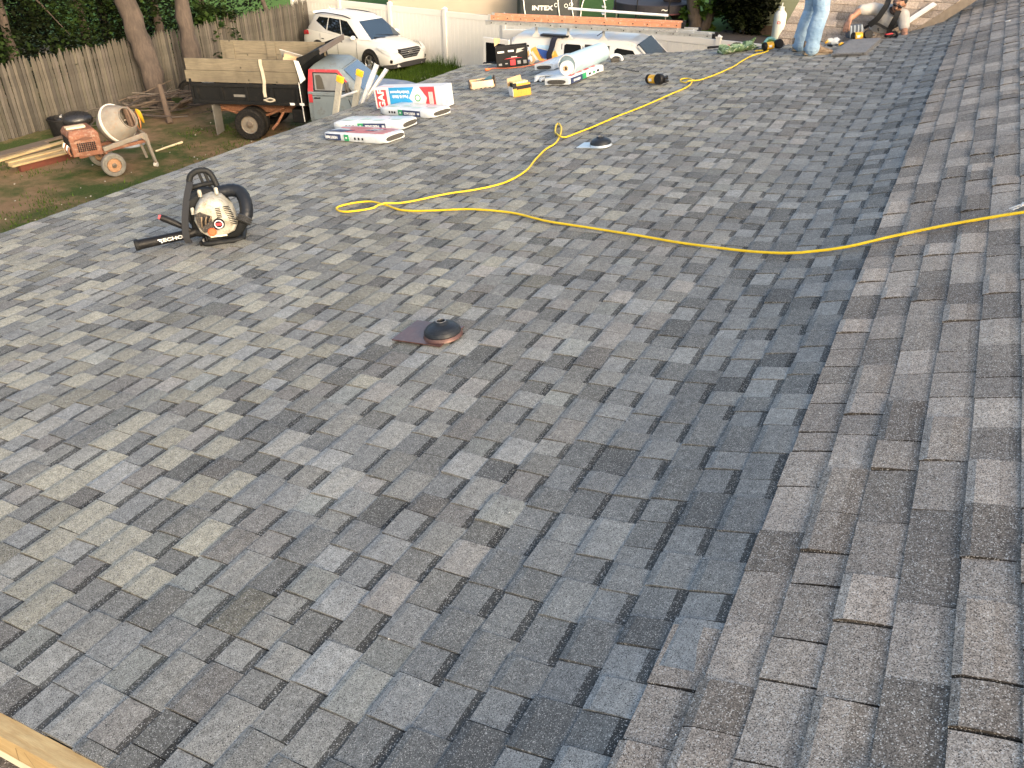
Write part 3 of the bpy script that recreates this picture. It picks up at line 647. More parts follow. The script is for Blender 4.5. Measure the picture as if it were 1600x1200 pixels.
m_ = MB(); m_.prism([(.66 + .03 * math.cos(6.283 * k / n), .13 + .03 * math.sin(6.283 * k / n)) for k in range(n)], -.006, 0, 'y'); m_.build('emblem_centre', WPRINT, t, smooth=0)
m_ = MB(); m_.bx(CL + .0, CL + .004, .03, .2, .03, .2); m_.build('end_label', M('pink_print', (.75, .5, .5), .5), t, smooth=0)
m_ = MB(); m_.bx(.05, .26, .04, .1, CH, CH + .003); m_.build('top_mark', M('pink_print', (.75, .5, .5), .5), t, smooth=0)
# ---- broken board-faced box and yellow nail box
a, b = roof(738, 141), roof(768, 137); t = thing('nail_carton', 'torn low carton with a bare cardboard front and teal paper inside', 'carton', roof_mat(a, ang_of(a, b), .012))
mb = MB(); mb.bx(0, .30, 0, .012, 0, .09); mb.build('front', M('pale_card', (.70, .56, .40), .85), t, smooth=0)
mb = MB(); mb.bx(-.03, -.018, .0, .15, 0, .10); mb.bx(.318, .33, .0, .15, 0, .13); mb.build('sides', M('dark_card', (.09, .07, .055), .8, scale=20), t, smooth=0)
mb = MB(); mb.bx(-.018, .318, .013, .16, 0, .03); mb.bx(-.018, .318, .15, .162, .031, .10); mb.build('tray', CARD, t, smooth=0)
mb = MB(); mb.loft([[(.08 + .07 * i, .03 + .12 * f, .075 + .02 * math.sin(i * 1.7 + f * 3) + .012 * i) for f in (0, .35, .7, 1)] for i in range(4)], cap=False, closed=False); mb.build('teal_paper', M('teal_paper', (.10, .22, .22), .6), t, smooth=60)
for k in range(5): mb = MB(); mb.tube([(.02 + .06 * k, -.012, .0), (.05 + .06 * k, -.03, .012), (.07 + .055 * k, -.02, .004)], [.012, .008, .003], 5); mb.build('torn_edge', M('pale_card', (.7, .56, .4)), t, smooth=30)
a, b = roof(803, 154), roof(831, 149); t = thing('yellow_box', 'small yellow and black box with its cardboard flap open', 'box', roof_mat(a, ang_of(a, b), .012))
mb = MB(); mb.bx(0, .24, 0, .15, 0, .15); mb.build('box', M('box_yellow', (.50, .26, .015), .5), t, smooth=0, bevel=.004)
mb = MB(); mb.bx(.05, .241, -.003, .1, .085, .128); mb.build('black_band', DARKP, t, smooth=0)
mb = MB(); mb.bx(-.002, .05, -.003, .1, .10, .165); mb.build('black_corner', DARKP, t, smooth=0)
mb = MB(); mb.bx(-.004, .0, .0, .148, .01, .12); mb.build('white_side', WPRINT, t, smooth=0)
mb = MB(); mb.prism([(-.012, .1), (-.012, .21), (.17, .235), (.19, .151)], .152, .158, 'y'); mb.build('flap', CARD, t, smooth=0)
mb = MB(); mb.bx(.02, .21, .02, .13, .1505, .175); mb.build('nail_coils', M('nail_coil', (.78, .62, .28), .5, scale=60, var=.5), t, smooth=0)
for k in range(4): mb = MB(); mb.bx(.08 + .035 * k, .10 + .035 * k, -.004, 0, .03, .065); mb.build('print', M('orange_print', (.6, .28, .02), .5), t, smooth=0)
# ---- black carton
a, b = roof(777, 108), roof(824, 103); t = thing('black_carton', 'black printed carton with a red square on its front and open flaps', 'carton', roof_mat(a, ang_of(a, b), .012))
W_, D_, H_ = .48, .26, .29
BK = M('carton_black', (.010, .010, .011), .5, var=.3, spec=.25)
mb = MB()
for q in ((0, W_, 0, .008), (0, W_, D_ - .008, D_)): mb.bx(q[0], q[1], q[2], q[3], 0, H_)
mb.bx(0, .008, .008, D_ - .008, 0, H_); mb.bx(W_ - .008, W_, .008, D_ - .008, 0, H_); mb.bx(.008, W_ - .008, .008, D_ - .008, .0, .2); mb.build('box', BK, t, smooth=0)
mb = MB(); mb.prism([(.0, .0), (.14, -.13), (.15, .0)], 0, .005, 'z', Matrix.Translation((W_, .0, H_ - .03)) @ Matrix.Rotation(R(65), 4, 'Y')); mb.build('flap', M('slate_flap', (.10, .13, .16), .6), t, smooth=0)
mb = MB(); mb.prism([(0, 0), (.09, .05), (.10, .11), (0, .12)], 0, .005, 'y', Matrix.Translation((-.02, .2, H_)) ); mb.build('flap', CARD, t, smooth=0)
mb = MB(); mb.prism([(.50, .0), (.56, .0), (.60, .06), (.52, .2)], .05, .056, 'y'); mb.build('torn_flap', CARD, t, smooth=0)
mb = MB(); mb.prism([(.505, .09), (.53, .03), (.55, .05), (.53, .22), (.505, .24)], .03, .04, 'y'); mb.build('white_liner', WPRINT, t, smooth=0)
for x0, x1, z0, z1, m_ in ((.03, .13, .21, .235, WPRINT), (.19, .28, .215, .24, WPRINT), (.21, .29, .02, .10, RED), (.32, .37, .03, .08, M('grey_print', (.28, .28, .28))), (.23, .32, .135, .145, WPRINT), (.13, .17, .045, .06, M('grey_print', (.28, .28, .28))), (.03, .08, .03, .06, M('grey_print', (.28, .28, .28))), (.41, .46, .03, .08, M('grey_print', (.28, .28, .28)))):
    mb = MB(); mb.bx(x0, x1, -.003, .001, z0, z1); mb.build('print', m_, t, smooth=0)
mb = MB(); mb.prism([(.31, .19), (.33, .25), (.45, .255), (.38, .225), (.43, .215)], -.003, .001, 'y'); mb.build('picture', M('grey_print2', (.4, .4, .37)), t, smooth=0)
mb = MB(); mb.prism([(.12, .118), (.40, .118), (.36, .124), (.2, .13)], -.003, .001, 'y'); mb.build('red_line', RED, t, smooth=0)
lettering(t, 'RED', .035, face_mx((.25, -.0042, .06), (1, 0, 0), (0, 0, 1)), M('pink', (.8, .4, .4)), 'printed_mark') if False else None
# orange cord
op = [(766, 110), (772, 109), (790, 109), (815, 107), (835, 103), (850, 98), (870, 91), (890, 86), (915, 82)]
mb = MB(); q_ = []
for p in catmull([roof(*x) if roof(*x).y < yfar(roof(*x).x) - .02 else Vector((roof(*x).x, yfar(roof(*x).x) - .03, 0)) for x in op], 5): q_.append(Vector((p.x, p.y, zr(p.x) + .022)))
t = thing('orange_cord', 'thin orange extension cord with its plug beside the black carton', 'cord', Matrix.Identity(4))
mb.tube(q_, .007, 7); mb.build('cable', M('orange_cable', (.75, .18, .06), .45), t, 60)
mb = MB(); d_ = (q_[1] - q_[0]).normalized(); mb.tube([q_[0] - d_ * .09, q_[0] - d_ * .085, q_[0] - d_ * .02, q_[0]], [.012, .022, .02, .009], 9); mb.build('plug', M('orange_plug', (.8, .2, .07), .45), t, 40)
# ---- bundles under the roll, the roll itself
a, b = roof(889, 135), roof(952, 109); an = ang_of(a, b)
bR = thing('shingle_bundle', 'shingle bundle with red marks lying under the pale blue roll', 'shingle bundle', None, 'wrapped shingle bundles on the roof')
def mini_bundle(t, L, W, H, deco=True):
    mb = MB(); rings = []
    for i in range(11):
        x = L * i / 10; rings.append([(x, y + noise.noise(Vector((x * 7, y * 9, L))) * .008, z + noise.noise(Vector((x * 7, y * 9, z * 9))) * .008) for y, z in ((0, .01), (W, .01), (W, H - .012), (W - .015, H), (W / 2, H + .004), (.015, H), (0, H - .012))])
    mb.loft(rings); mb.build('wrapper', WRAP, t, 50)
    mb = MB(); n = 16; mb.prism([(W / 2 + W * .38 * math.copysign(abs(math.cos(6.283 * k / n)) ** .6, math.cos(6.283 * k / n)), H * .48 + H * .30 * math.copysign(abs(math.sin(6.283 * k / n)) ** .7, math.sin(6.283 * k / n))) for k in range(n)], -.012, .004, 'x'); mb.build('shingle_edges', M('bundle_end', (.06, .056, .05)), t, 30)
    if deco:
        mb = MB(); mb.bx(.05, .36, -.010, .005, .01, H - .012); mb.build('name_band', NAVY, t, smooth=0)
        mb = MB(); mb.bx(.37, .47, -.010, .005, .01, H - .012); mb.build('green_band', GREENP, t, smooth=0)
        lettering(t, 'HERITAGE', .04, face_mx((.21, -.0115, H * .47), (-1, 0, 0), (0, 0, -1)), WPRINT, bold=.001)
        for k in range(4): mb = MB(); mb.prism([(.16 + .19 * k, .04 + .03 * (k % 2)), (.28 + .19 * k, .05), (.27 + .19 * k, .10), (.17 + .19 * k, .11)], H - .004, H + .0085, 'z'); mb.build('red_mark', RED, t, smooth=0)
        for k in range(3): mb = MB(); mb.bx(.56 + .12 * k, .60 + .12 * k, -.010, .004, .03, .055); mb.build('print', DARKP if k != 1 else GREENP, t, smooth=0)
# local x runs along the bundle away from the camera; its right face shows
P0 = roof(889, 135); m = roof_mat(P0, an, .012); bR.matrix_world = m; mini_bundle(bR, .98, .36, .09)
P0 = roof(874, 127); b2 = thing('shingle_bundle', 'crumpled open white wrapper bundle left of the roll, lower one', 'shingle bundle', roof_mat(P0, an + .05, .012), 'wrapped shingle bundles on the roof'); mini_bundle(b2, .9, .38, .07, False)
mb = MB()
random.seed(4)
for k in range(9): mb.tube([(.0, .02 + .04 * k, .03), (-.05 - random.uniform(0, .05), .02 + .04 * k + random.uniform(-.03, .03), .02), (-.11, .04 * k + random.uniform(-.03, .03), .008)], [.025, .02, .006], 6)
mb.build('torn_wrapper', WRAP, b2, 60)
P0 = roof(866, 120); b3_ = thing('shingle_bundle', 'opened bundle showing dark shingle edges at the left of the roll', 'shingle bundle', roof_mat(P0, an + .02, .085), 'wrapped shingle bundles on the roof'); mini_bundle(b3_, .9, .30, .085, False)
ROLLB = M('roll_blue', (.34, .46, .51), .4, var=.08, scale=7)
mR = roof_mat(roof(906, 130), an + .02, .098); t = thing('underlayment_roll', 'big pale blue roll of underlayment with a white roll inside it', 'roll', mR)
mx = Matrix.Translation((0, .17, .128)) @ Matrix.Rotation(R(90), 4, 'Y')
mb = MB(); mb.lathe([(.122, 0), (.128, .002), (.128, 1.0), (.122, 1.002), (.122, .55), (.122, .0)], 40, mx); mb.build('outer_sheet', ROLLB, t, 40)
mx2 = Matrix.Translation((-.05, .165, .098)) @ Matrix.Rotation(R(90), 4, 'Y')
mb = MB(); mb.lathe([(.034, 0), (.09, 0), (.09, .9), (.034, .9)], 32, mx2, close=True); mb.build('inner_roll', WPRINT, t, 40)
mb = MB(); mb.lathe([(.024, -.012), (.033, -.012), (.033, .9), (.024, .9)], 24, mx2, close=True); mb.build('cardboard_core', CARD, t, 40)
mb = MB(); mb.tube([(.0, .17 + .126 * math.cos(a_), .128 + .126 * math.sin(a_)) for a_ in [6.283 * k / 24 for k in range(25)]], .006, 6, cap=False); mb.build('white_rim', WPRINT, t, 60)
for k in range(5): mb = MB(); a_ = R(200 + 2 * k); x = .18 + .05 * k; mb.bx(x, x + .03, .040, .048, .11, .14); mb.build('pink_print', M('pink_print', (.75, .5, .5)), t, smooth=0)
P0 = roof(962, 98); t = thing('wrapper_heap', 'crumpled white wrapper with a dark pack behind the far end of the roll', 'wrapper', roof_mat(P0, IMG, .012) @ Matrix.Scale(.72, 4))
mb = MB(); mb.bx(-.09, .08, 0, .14, 0, .08); mb.build('dark_pack', M('bundle_end', (.06, .056, .05)), t, smooth=0, bevel=.01)
mb = MB(); mb.tube(catmull([(-.10, .02, .09), (-.02, .02, .13), (.08, .0, .11), (.13, -.01, .05), (.12, 0, .02)], 4), [.03] * 17, 8); mb.build('white_film', WRAP, t, 60)
def straw(px, lbl, r=.006):
    q = [roof(*x) for x in px]; q = [Vector((p.x, p.y, zr(p.x) + .018 + .006 * (i % 2))) for i, p in enumerate(catmull(q, 4))]
    mb = MB(); mb.tube(q, r, 6); tag(mb.build('plastic_strap', BLACKP, smooth=60), lbl, 'strap')
straw([(962, 107), (975, 110), (988, 113), (998, 114)], 'thin black strap lying right of the shingle roll')
straw([(755, 101), (764, 100), (775, 100), (780, 99)], 'short black strap left of the black carton', .012)
straw([(655, 135), (662, 135), (668, 134)], 'tiny dark strip above the red and blue carton', .006) if False else None
# ---- power tools on the roof
def nailer(px0, px1, lbl, size=1.0, coil=True, cat='nail gun', teal=False):
    a, b = roof(*px0), roof(*px1); t = thing('nail_gun', lbl, cat, roof_mat(a, ang_of(a, b), .012), 'nail guns lying on the roof'); S = size
    mb = MB(); mb.lathe([(0, 0), (.045, .0), (.055, .012), (.055, .03), (.05, .04), (.0, .04)], 20, Matrix.Translation((0, 0, .06 * S)) @ Matrix.Rotation(R(90), 4, 'Y') @ Matrix.Scale(S, 4)); mb.build('end_cap', BLACKP, t, 40)
    mb = MB(); mb.lathe([(.048, .041), (.05, .05), (.05, .13), (.045, .14)], 20, Matrix.Translation((0, 0, .06 * S)) @ Matrix.Rotation(R(90), 4, 'Y') @ Matrix.Scale(S, 4)); mb.build('cylinder', YELLOW, t, 40)
    mb = MB(); mb.lathe([(.0, .02), (.052, .02), (.06, .03), (.06, .08), (.052, .09), (.0, .09)], 24, Matrix.Translation((.205 * S, .02 * S, .062 * S)) @ Matrix.Rotation(R(80), 4, 'X') @ Matrix.Scale(S, 4)); mb.build('coil_magazine', BLACKP, t, 40)
    mb = MB(); mb.tube([(.13 * S, 0, .06 * S), (.20 * S, 0, .06 * S), (.25 * S, .0, .055 * S), (.31 * S, 0, .05 * S)], [.032 * S, .03 * S, .016 * S, .012 * S], 12); mb.build('nose', M('tool_metal', (.10, .10, .10), .4, .7), t, 40)
    mb = MB(); mb.tube([(.07 * S, .03 * S, .06 * S), (.09 * S, .09 * S, .055 * S), (.12 * S, .17 * S, .045 * S), (.13 * S, .20 * S, .045 * S)], [.024 * S, .02 * S, .02 * S, .026 * S], 12); mb.build('handle', BLACKP, t, 40)
    mb = MB(); mb.bx(.245 * S, .275 * S, -.025 * S, .025 * S, .03 * S, .09 * S); mb.build('safety_foot', BLACKP, t, smooth=0)
    mb = MB(); mb.bx(.06 * S, .10 * S, -.052 * S, -.046 * S, .045 * S, .075 * S); mb.build('label_plate', WPRINT, t, smooth=0)
    if teal: mb = MB(); mb.tube(catmull([(.04, .05, .09), (.11, .06, .15), (.19, .05, .13), (.23, .05, .07)], 4), [.02] * 13, 7); mb.build('teal_guard', M('teal', (.16, .36, .33), .5), t, 60)
    return t
nailer((1012, 133), (1043, 135), 'yellow and black nail gun lying alone beside the yellow hose', 1.05)
nailer((1192, 82), (1218, 78), 'black nail gun with a teal guard at the far end of the yellow hose', 1.05, teal=True)
# ---- camouflage rag and box cutter
random.seed(12)
def camo_mat():
    m, n, l, b = nodes_of('camo'); tc = n.new('ShaderNodeTexCoord'); o = tc.outputs['Object']
    c = mixc(n, l, ramp(n, l, noise_n(n, l, o, 13, 2), .45, .5), (.30, .40, .20), (.09, .15, .06)); c = mixc(n, l, ramp(n, l, noise_n(n, l, o, 19, 2), .58, .62), c, (.55, .60, .42)); l.new(c, b.inputs['Base Color']); b.inputs['Roughness'].default_value = .9; MATS['camo'] = m; return m
a, b = roof(1128, 86), roof(1180, 77); t = thing('camouflage_jacket', 'rumpled green camouflage garment left of the far nail gun', 'garment', roof_mat(a, ang_of(a, b), .012)); Lc = min(.62, (b - a).length)
mb = MB(); rings = []
for i in range(15):
    x = Lc * i / 14; rr = .036 + .018 * math.sin(i * 1.3) + .012 * random.random(); cz = rr * .9
    rings.append([(x + .03 * math.sin(k * 2.1), rr * 2.6 * math.cos(6.283 * k / 12) + .02 * noise.noise(Vector((i * .6, k * .9, 1))), max(.002, cz + rr * math.sin(6.283 * k / 12) * (1 + .35 * noise.noise(Vector((i * .7, k * 1.3, 5)))))) for k in range(12)])
mb.loft(rings); mb.build('cloth', camo_mat(), t, 60)
mb = MB(); mb.tube(catmull([(Lc * .8, .05, .06), (Lc * .95, .05, .09), (Lc * 1.05, .03, .14)], 4), [.035, .03, .03, .03, .025, .025, .02, .015, .01], 9); mb.build('sleeve', MATS['camo'], t, 60)
mb = MB(); mb.tube(catmull([(Lc * .4, .1, .06), (Lc * .55, .13, .08), (Lc * .7, .12, .08)], 4), [.03, .03, .03, .03, .025, .025, .02, .02, .01], 9); mb.build('dark_fold', M('dark_cloth', (.05, .06, .045), .9), t, 60)
a, b = roof(1105, 78), roof(1136, 75); t = thing('pry_bar', 'short bar with black and red grips left of the camouflage garment', 'hand tool', roof_mat(a, ang_of(a, b), .012))
mb = MB(); mb.tube([(0, 0, .018), (.02, 0, .018), (.17, 0, .018)], [.014, .018, .016], 8); mb.build('black_grip', BLACKP, t, 40)
mb = MB(); mb.tube([(.17, 0, .018), (.19, 0, .018), (.32, 0, .018), (.33, 0, .018)], [.014, .016, .016, .01], 8); mb.build('red_grip', M('red_grip', (.5, .09, .10), .5), t, 40)
# ---- loose shingles stacked by the kneeling man
a, b = roof(1302, 89), roof(1350, 87.5); t = thing('loose_shingle_stack', 'flat stack of loose grey shingles in front of the kneeling man', 'shingles', roof_mat(a, ang_of(a, b), .012))
a2 = roof(1330, 66); d2 = (a2 - a); an2 = ang_of(a, b); lx = d2.x * math.cos(an2) + d2.y * math.sin(an2); ly = -d2.x * math.sin(an2) + d2.y * math.cos(an2); wB = (b - a).length
for k in range(5):
    j = random.uniform(-.03, .03); z = .0065 * k; mb = MB(); mb.prism([(j, j), (wB + j, j * .6), (wB + lx * .8 + j, ly + j), (lx + j, ly)], z, z + .0055, 'z'); mb.c = [(.21 - .02 * (k % 2),) * 3] * len(mb.f); mb.build('loose_shingle', SH_NEW, t, smooth=0)
# ---- backpack blower
Pb = roof(340, 376); t = thing('backpack_blower', 'white and black backpack leaf blower standing on the left of the roof', 'leaf blower', zmat(Vector((Pb.x, Pb.y, zr(Pb.x) + .012)), IMG + R(12)) @ Matrix.Rotation(R(-3), 4, 'Y') @ Matrix.Scale(.86, 4))
BW = M('blower_white', (.38, .365, .31), .45, var=.2, scale=9, dirt=(.16, .13, .08), dirt_amt=.42); BG = M('blower_grey', (.011, .012, .013), .6, var=.3, dirt=(.03, .03, .028), dirt_amt=.2, spec=.25)
mb = MB()
def rrect(x0, x1, y0, y1, r, n=5):
    o = []
    for cx, cy, a0 in ((x1 - r, y1 - r, 0), (x0 + r, y1 - r, 90), (x0 + r, y0 + r, 180), (x1 - r, y0 + r, 270)):
        for k in range(n + 1): a_ = R(a0 + 90 * k / n); o.append((cx + r * math.cos(a_), cy + r * math.sin(a_)))
    return o
mb = MB(); q = rrect(-.10, .24, -.16, .14, .05); mb.tube([(x, y, .028) for x, y in q] + [(q[0][0], q[0][1], .028)], .024, 8); mb.build('base_frame', BG, t, 60)
# impeller case
mb = MB(); mb.lathe([(.0, 0), (.19, .0), (.205, .02), (.205, .085), (.18, .11), (.0, .11)], 36, Matrix.Translation((-.02, .13, .25)) @ Matrix.Rotation(R(90), 4, 'X')); mb.build('fan_case', BG, t, 40)
mb = MB(); mb.prism([(-.20, .06), (-.02, .05), (.05, .10), (.05, .40), (-.06, .44), (-.17, .38)], .01, .12, 'y'); mb.build('side_case', BG, t, 40, bevel=.02)
# white engine cover
prof = [(-.11, .13), (-.04, .07), (.06, .055), (.19, .10), (.225, .16), (.20, .31), (.13, .41), (.05, .435), (-.04, .41), (-.10, .34), (-.135, .24)]
mb = MB(); rings = []
for yy, sc in ((.02, 1.0), (-.06, 1.0), (-.12, .97), (-.155, .90), (-.165, .80)):
    rings.append([((x - .045) * sc + .045, yy, (z - .25) * sc + .25) for x, z in prof])
mb.loft(rings); mb.build('engine_cover', BW, t, 50, bevel=.006)
# engine bay seen through the cover
mb = MB(); mb.prism([(-.105, .30), (-.06, .325), (-.02, .30), (.02, .28), (.03, .21), (.02, .16), (-.03, .14), (-.06, .13), (-.10, .2)], -.172, -.13, 'y'); mb.build('engine_bay', M('engine_dark', (.025, .022, .02), .6, var=.5, scale=30, dirt=(.25, .2, .15), dirt_amt=.25), t, 30)
for k in range(5): mb = MB(); mb.tube([(-.07 + .018 * k, -.175, .19 + .012 * k), (-.06 + .018 * k, -.19, .25 + .01 * (k % 2)), (-.05 + .02 * k, -.178, .28)], .008, 6); mb.build('hose_line', BLACKP if k % 2 else M('tarnish', (.2, .15, .1), .5, .5), t, 60)
mb = MB(); mb.lathe([(.0, .0), (.036, .0), (.036, .022), (.028, .03), (0, .03)], 18, Matrix.Translation((.005, -.165, .135)) @ Matrix.Rotation(R(80), 4, 'X')); mb.build('fuel_cap', M('orange_cap', (.75, .10, .025), .4), t, 40)
mb = MB(); mb.lathe([(.0, .0), (.05, .0), (.045, .012), (0, .012)], 24, Matrix.Translation((.075, -.165, .20)) @ Matrix.Rotation(R(90), 4, 'X')); mb.build('badge', BLACKP, t, 40)
mb = MB(); mb.lathe([(.030, .0125), (.038, .0125), (.038, .0155), (.030, .0155)], 24, Matrix.Translation((.075, -.165, .20)) @ Matrix.Rotation(R(90), 4, 'X'), close=True); mb.build('badge_ring', WPRINT, t, 40)
mb = MB(); mb.bx(.053, .097, -.182, -.176, .19, .212); mb.build('badge_bar', RED, t, smooth=0)
mb = MB(); mb.prism([(.02, .20), (.04, .24), (.075, .255), (.10, .23), (.07, .15), (.03, .15)], -.170, -.15, 'y'); mb.build('badge_panel', BLACKP, t, 30)
for k in range(11):
    z = .345 - .016 * k; x1 = .165 + .004 * k; mb = MB(); mb.box((x1, -.163, z), (.055, .012, .006), Matrix.Identity(4)); mb.build('cooling_slot', BLACKP, t, smooth=0)
for k in range(6):
    z = .34 - .016 * k; mb = MB(); mb.box((.095, -.168, z), (.04, .012, .006)); mb.build('cooling_slot', BLACKP, t, smooth=0)
for x, z in ((-.04, .42), (.1, .425), (-.135, .27)): mb = MB(); mb.lathe([(.018, 0), (.018, .05), (.01, .06), (0, .06)], 10, Matrix.Translation((x, -.05, z)) @ Matrix.Rotation(R(-10), 4, 'X')); mb.build('screw_boss', BW, t, 40)
mb = MB(); mb.bx(-.02, .12, -.172, -.165, .085, .1); mb.build('lower_label', M('label_cream', (.75, .72, .5), .5), t, smooth=0)
# back frame with handle slots
mb = MB()
for pts_ in ([(-.17, .14, .03), (-.165, .16, .30), (-.14, .19, .50), (-.09, .20, .56), (-.02, .20, .575), (.04, .2, .55), (.075, .18, .46), (.10, .15, .30), (.1, .14, .05)], ): mb.tube(catmull(pts_, 4), .027, 8)
mb.tube([(-.145, .19, .43), (-.03, .195, .45), (.075, .185, .46)], .024, 8); mb.tube([(-.05, .2, .57), (-.03, .195, .45)], .013, 7); mb.tube([(.0, .2, .57), (.02, .195, .45), (.02, .17, .33)], .015, 7)
mb.build('back_frame', BG, t, 60)
mb = MB(); mb.loft([[(-.16 - .0 * k, .12, z), (.09, .12, z), (.09, .15, z), (-.16, .15, z)] for k, z in enumerate((.05, .2, .36))]); mb.build('back_plate', BG, t, smooth=0, bevel=.01)
mb = MB(); sp = catmull([(-.13, .15, .50), (-.17, .05, .40), (-.215, -.05, .24), (-.235, -.10, .10), (-.225, -.10, .035)], 5)
mb.loft([[(p.x - .03, p.y, p.z), (p.x + .03, p.y - .02, p.z), (p.x + .032, p.y - .008, p.z), (p.x - .028, p.y + .012, p.z)] for p in sp]); mb.build('shoulder_strap', M('strap', (.02, .021, .024), .85, scale=40), t, 50)
mb = MB(); mb.tube([(-.16, .03, .085), (-.25, -.0, .08), (-.50, -.05, .072), (-.68, -.086, .068)], [.04, .042, .042, .046], 16); mb.build('blower_tube', BLACKP, t, 50)
mb = MB(); mb.lathe([(.0445, 0), (.049, .004), (.049, .03), (.0445, .034)], 18, axis_mx((-.645, -.079, .0690), (-1, -.2, 0)), close=True); mb.build('tube_collar', BG, t, 50)
lettering(t, 'ECHO', .055, face_mx((-.355, -.0715, .0825), (.28, .0567, 0), (0, -.42, .9)), WPRINT, 'lettering', 1.15, .002)
for k in range(3): mb = MB(); mb.add([(-.485 + .0 * k + .012 * k, -.088, .095 - .014 * k), (-.445, -.080, .095 - .014 * k), (-.445, -.082, .088 - .014 * k), (-.48 + .012 * k, -.0895, .088 - .014 * k)], [(0, 1, 2, 3)]); mb.build('tube_stripe', WPRINT, t, smooth=0)
mb = MB(); mb.tube(catmull([(-.20, -.02, .12), (-.27, -.02, .17), (-.36, -.02, .235), (-.42, -.02, .27)], 3), [.02, .022, .024, .025, .028, .03, .03, .03, .03, .026], 10); mb.build('throttle_grip', BLACKP, t, 50)
mb = MB(); mb.tube([(-.415, -.02, .268), (-.435, -.02, .278)], [.026, .02], 10); mb.build('grip_tip', M('red_grip', (.5, .09, .1)), t, 50)
mb = MB(); hp_ = catmull([(.10, .10, .39), (.20, .10, .40), (.28, .07, .38), (.315, .0, .31), (.31, -.06, .23), (.28, -.09, .18)], 6); mb.tube(hp_, [.058 + .0025 * math.sin(i * 2.6) for i in range(len(hp_))], 18); mb.build('elbow_hose', M('hose_black', (.010, .012, .016), .35, var=.3, spec=.3), t, 60)
mb = MB(); mb.lathe([(.064, 0), (.070, .01), (.062, .02), (.070, .03), (.062, .04), (.070, .05), (.060, .06)], 20, axis_mx((.298, -.075, .205), (-.45, -.4, -.65))); mb.build('hose_clamp', M('clamp', (.06, .06, .06), .3, .4), t, 50)
mb = MB(); mb.tube(catmull([(.275, -.09, .165), (.17, -.05, .06), (.0, .0, .06), (-.16, .03, .085)], 5), .045, 12); mb.build('lower_pipe', BG, t, 60)
for k in range(3): mb = MB(); mb.bx(-.13 + .03 * k, -.115 + .03 * k, -.15, -.12, .01, .05 + .02 * k); mb.build('base_clip', STEEL if k == 1 else BLACKP, t, smooth=0)
# white crumbs and scraps
random.seed(8); mb = MB()
for _ in range(34):
    u, v = random.uniform(20, 1580), random.uniform(110, 1180); p = roof(u, v)
    if p is None or p.y > yfar(p.x): continue
    r_ = random.uniform(.0015, .003); mb.ball((p.x, p.y, zr(p.x) + .014), r_, 5)
tag(mb.build('plastic_crumbs', WPRINT, smooth=0), 'tiny white crumbs scattered over the shingles', 'crumbs', kind='stuff')
# ================================================================ VEHICLES
TYRE = M('tyre', (.010, .010, .010), .85, spec=.2, dirt=(.045, .038, .03), dirt_amt=.4, scale=7)
def wheel(parent, c, r, wd, rimmat, side=-1, spokes=0, rimr=.66, steel=False):
    """axle along y; side = which y direction faces out"""
    mx = Matrix.Translation(Vector(c)) @ Matrix.Rotation(R(90) * (1 if side < 0 else -1), 4, 'X')
    w_ = MB(); h = wd / 2; rr = r * rimr
    w_.lathe([(rr, -h * .9), (r * .90, -h), (r * .985, -h * .75), (r, -h * .3), (r, h * .3), (r * .985, h * .75), (r * .90, h), (rr * 1.04, h * .95), (rr, h * .7)], 32, mx, close=True)
    wh = w_.build('wheel', TYRE, parent, 40)
    w_ = MB(); w_.lathe([(rr, h * .72), (rr * .97, h * .9), (rr * .9, h * .75), (rr * .82, h * .45), (rr * .5, h * .52), (rr * .42, h * .8), (rr * .2, h * .85), (0, h * .85)], 28, mx); w_.build('rim', rimmat, wh, 35)
    if steel:
        w_ = MB(); w_.lathe([(rr * .40, h * .5), (rr * .34, h * 1.0), (rr * .16, h * 1.08), (rr * .12, h * 1.3), (0, h * 1.32)], 18, mx); w_.build('hub', M('hub_dark', (.16, .13, .10), .6, .3), wh, 40)
        for k in range(8):
            a = 6.283 * k / 8; w_ = MB(); w_.lathe([(0, 0), (rr * .09, 0), (rr * .09, .006), (0, .006)], 8, mx @ Matrix.Translation((rr * .66 * math.cos(a), rr * .66 * math.sin(a), h * .5))); w_.build('hand_hole', BLACKP, wh)
    for k in range(spokes):
        a = 6.283 * k / spokes; w_ = MB(); w_.bx(rr * .15, rr * .93, -rr * .11, rr * .11, h * .5, h * .86, mx @ Matrix.Rotation(a, 4, 'Z')); w_.build('spoke', rimmat, wh, smooth=0)
    return wh
GLASS = glass_mat('car_glass', (.008, .010, .012)); DGLASS = glass_mat('tinted_glass', (.006, .007, .008), .25); [setattr(DGLASS.node_tree.nodes['Principled BSDF'].inputs[k_], 'default_value', v_) for k_, v_ in (('Specular IOR Level', .15), ('Coat Weight', 0))]; WIND = glass_mat('windscreen', (.02, .035, .055))
def quadpatch(F, poly, off, mat, name, parent, th=.012):
    """poly in (s,t) of a bilinear face F=(a,b,c,d): a(0,0) b(1,0) c(1,1) d(0,1)"""
    a, b, c, d = [Vector(p) for p in F]; n = (b - a).cross(d - a).normalized() * (1 if off > 0 else -1)
    def pt(s, t): return (a * (1 - s) + b * s) * (1 - t) + (d * (1 - s) + c * s) * t
    n_ = len(poly); up = [pt(*q) + n * abs(off) for q in poly]; lo = [p - n * th for p in up]
    m_ = MB(); m_.add(up + lo, [tuple(range(n_)), tuple(range(2 * n_ - 1, n_ - 1, -1))] + [(i, (i + 1) % n_, n_ + (i + 1) % n_, n_ + i) for i in range(n_)])
    return m_.build(name, mat, parent, smooth=0)
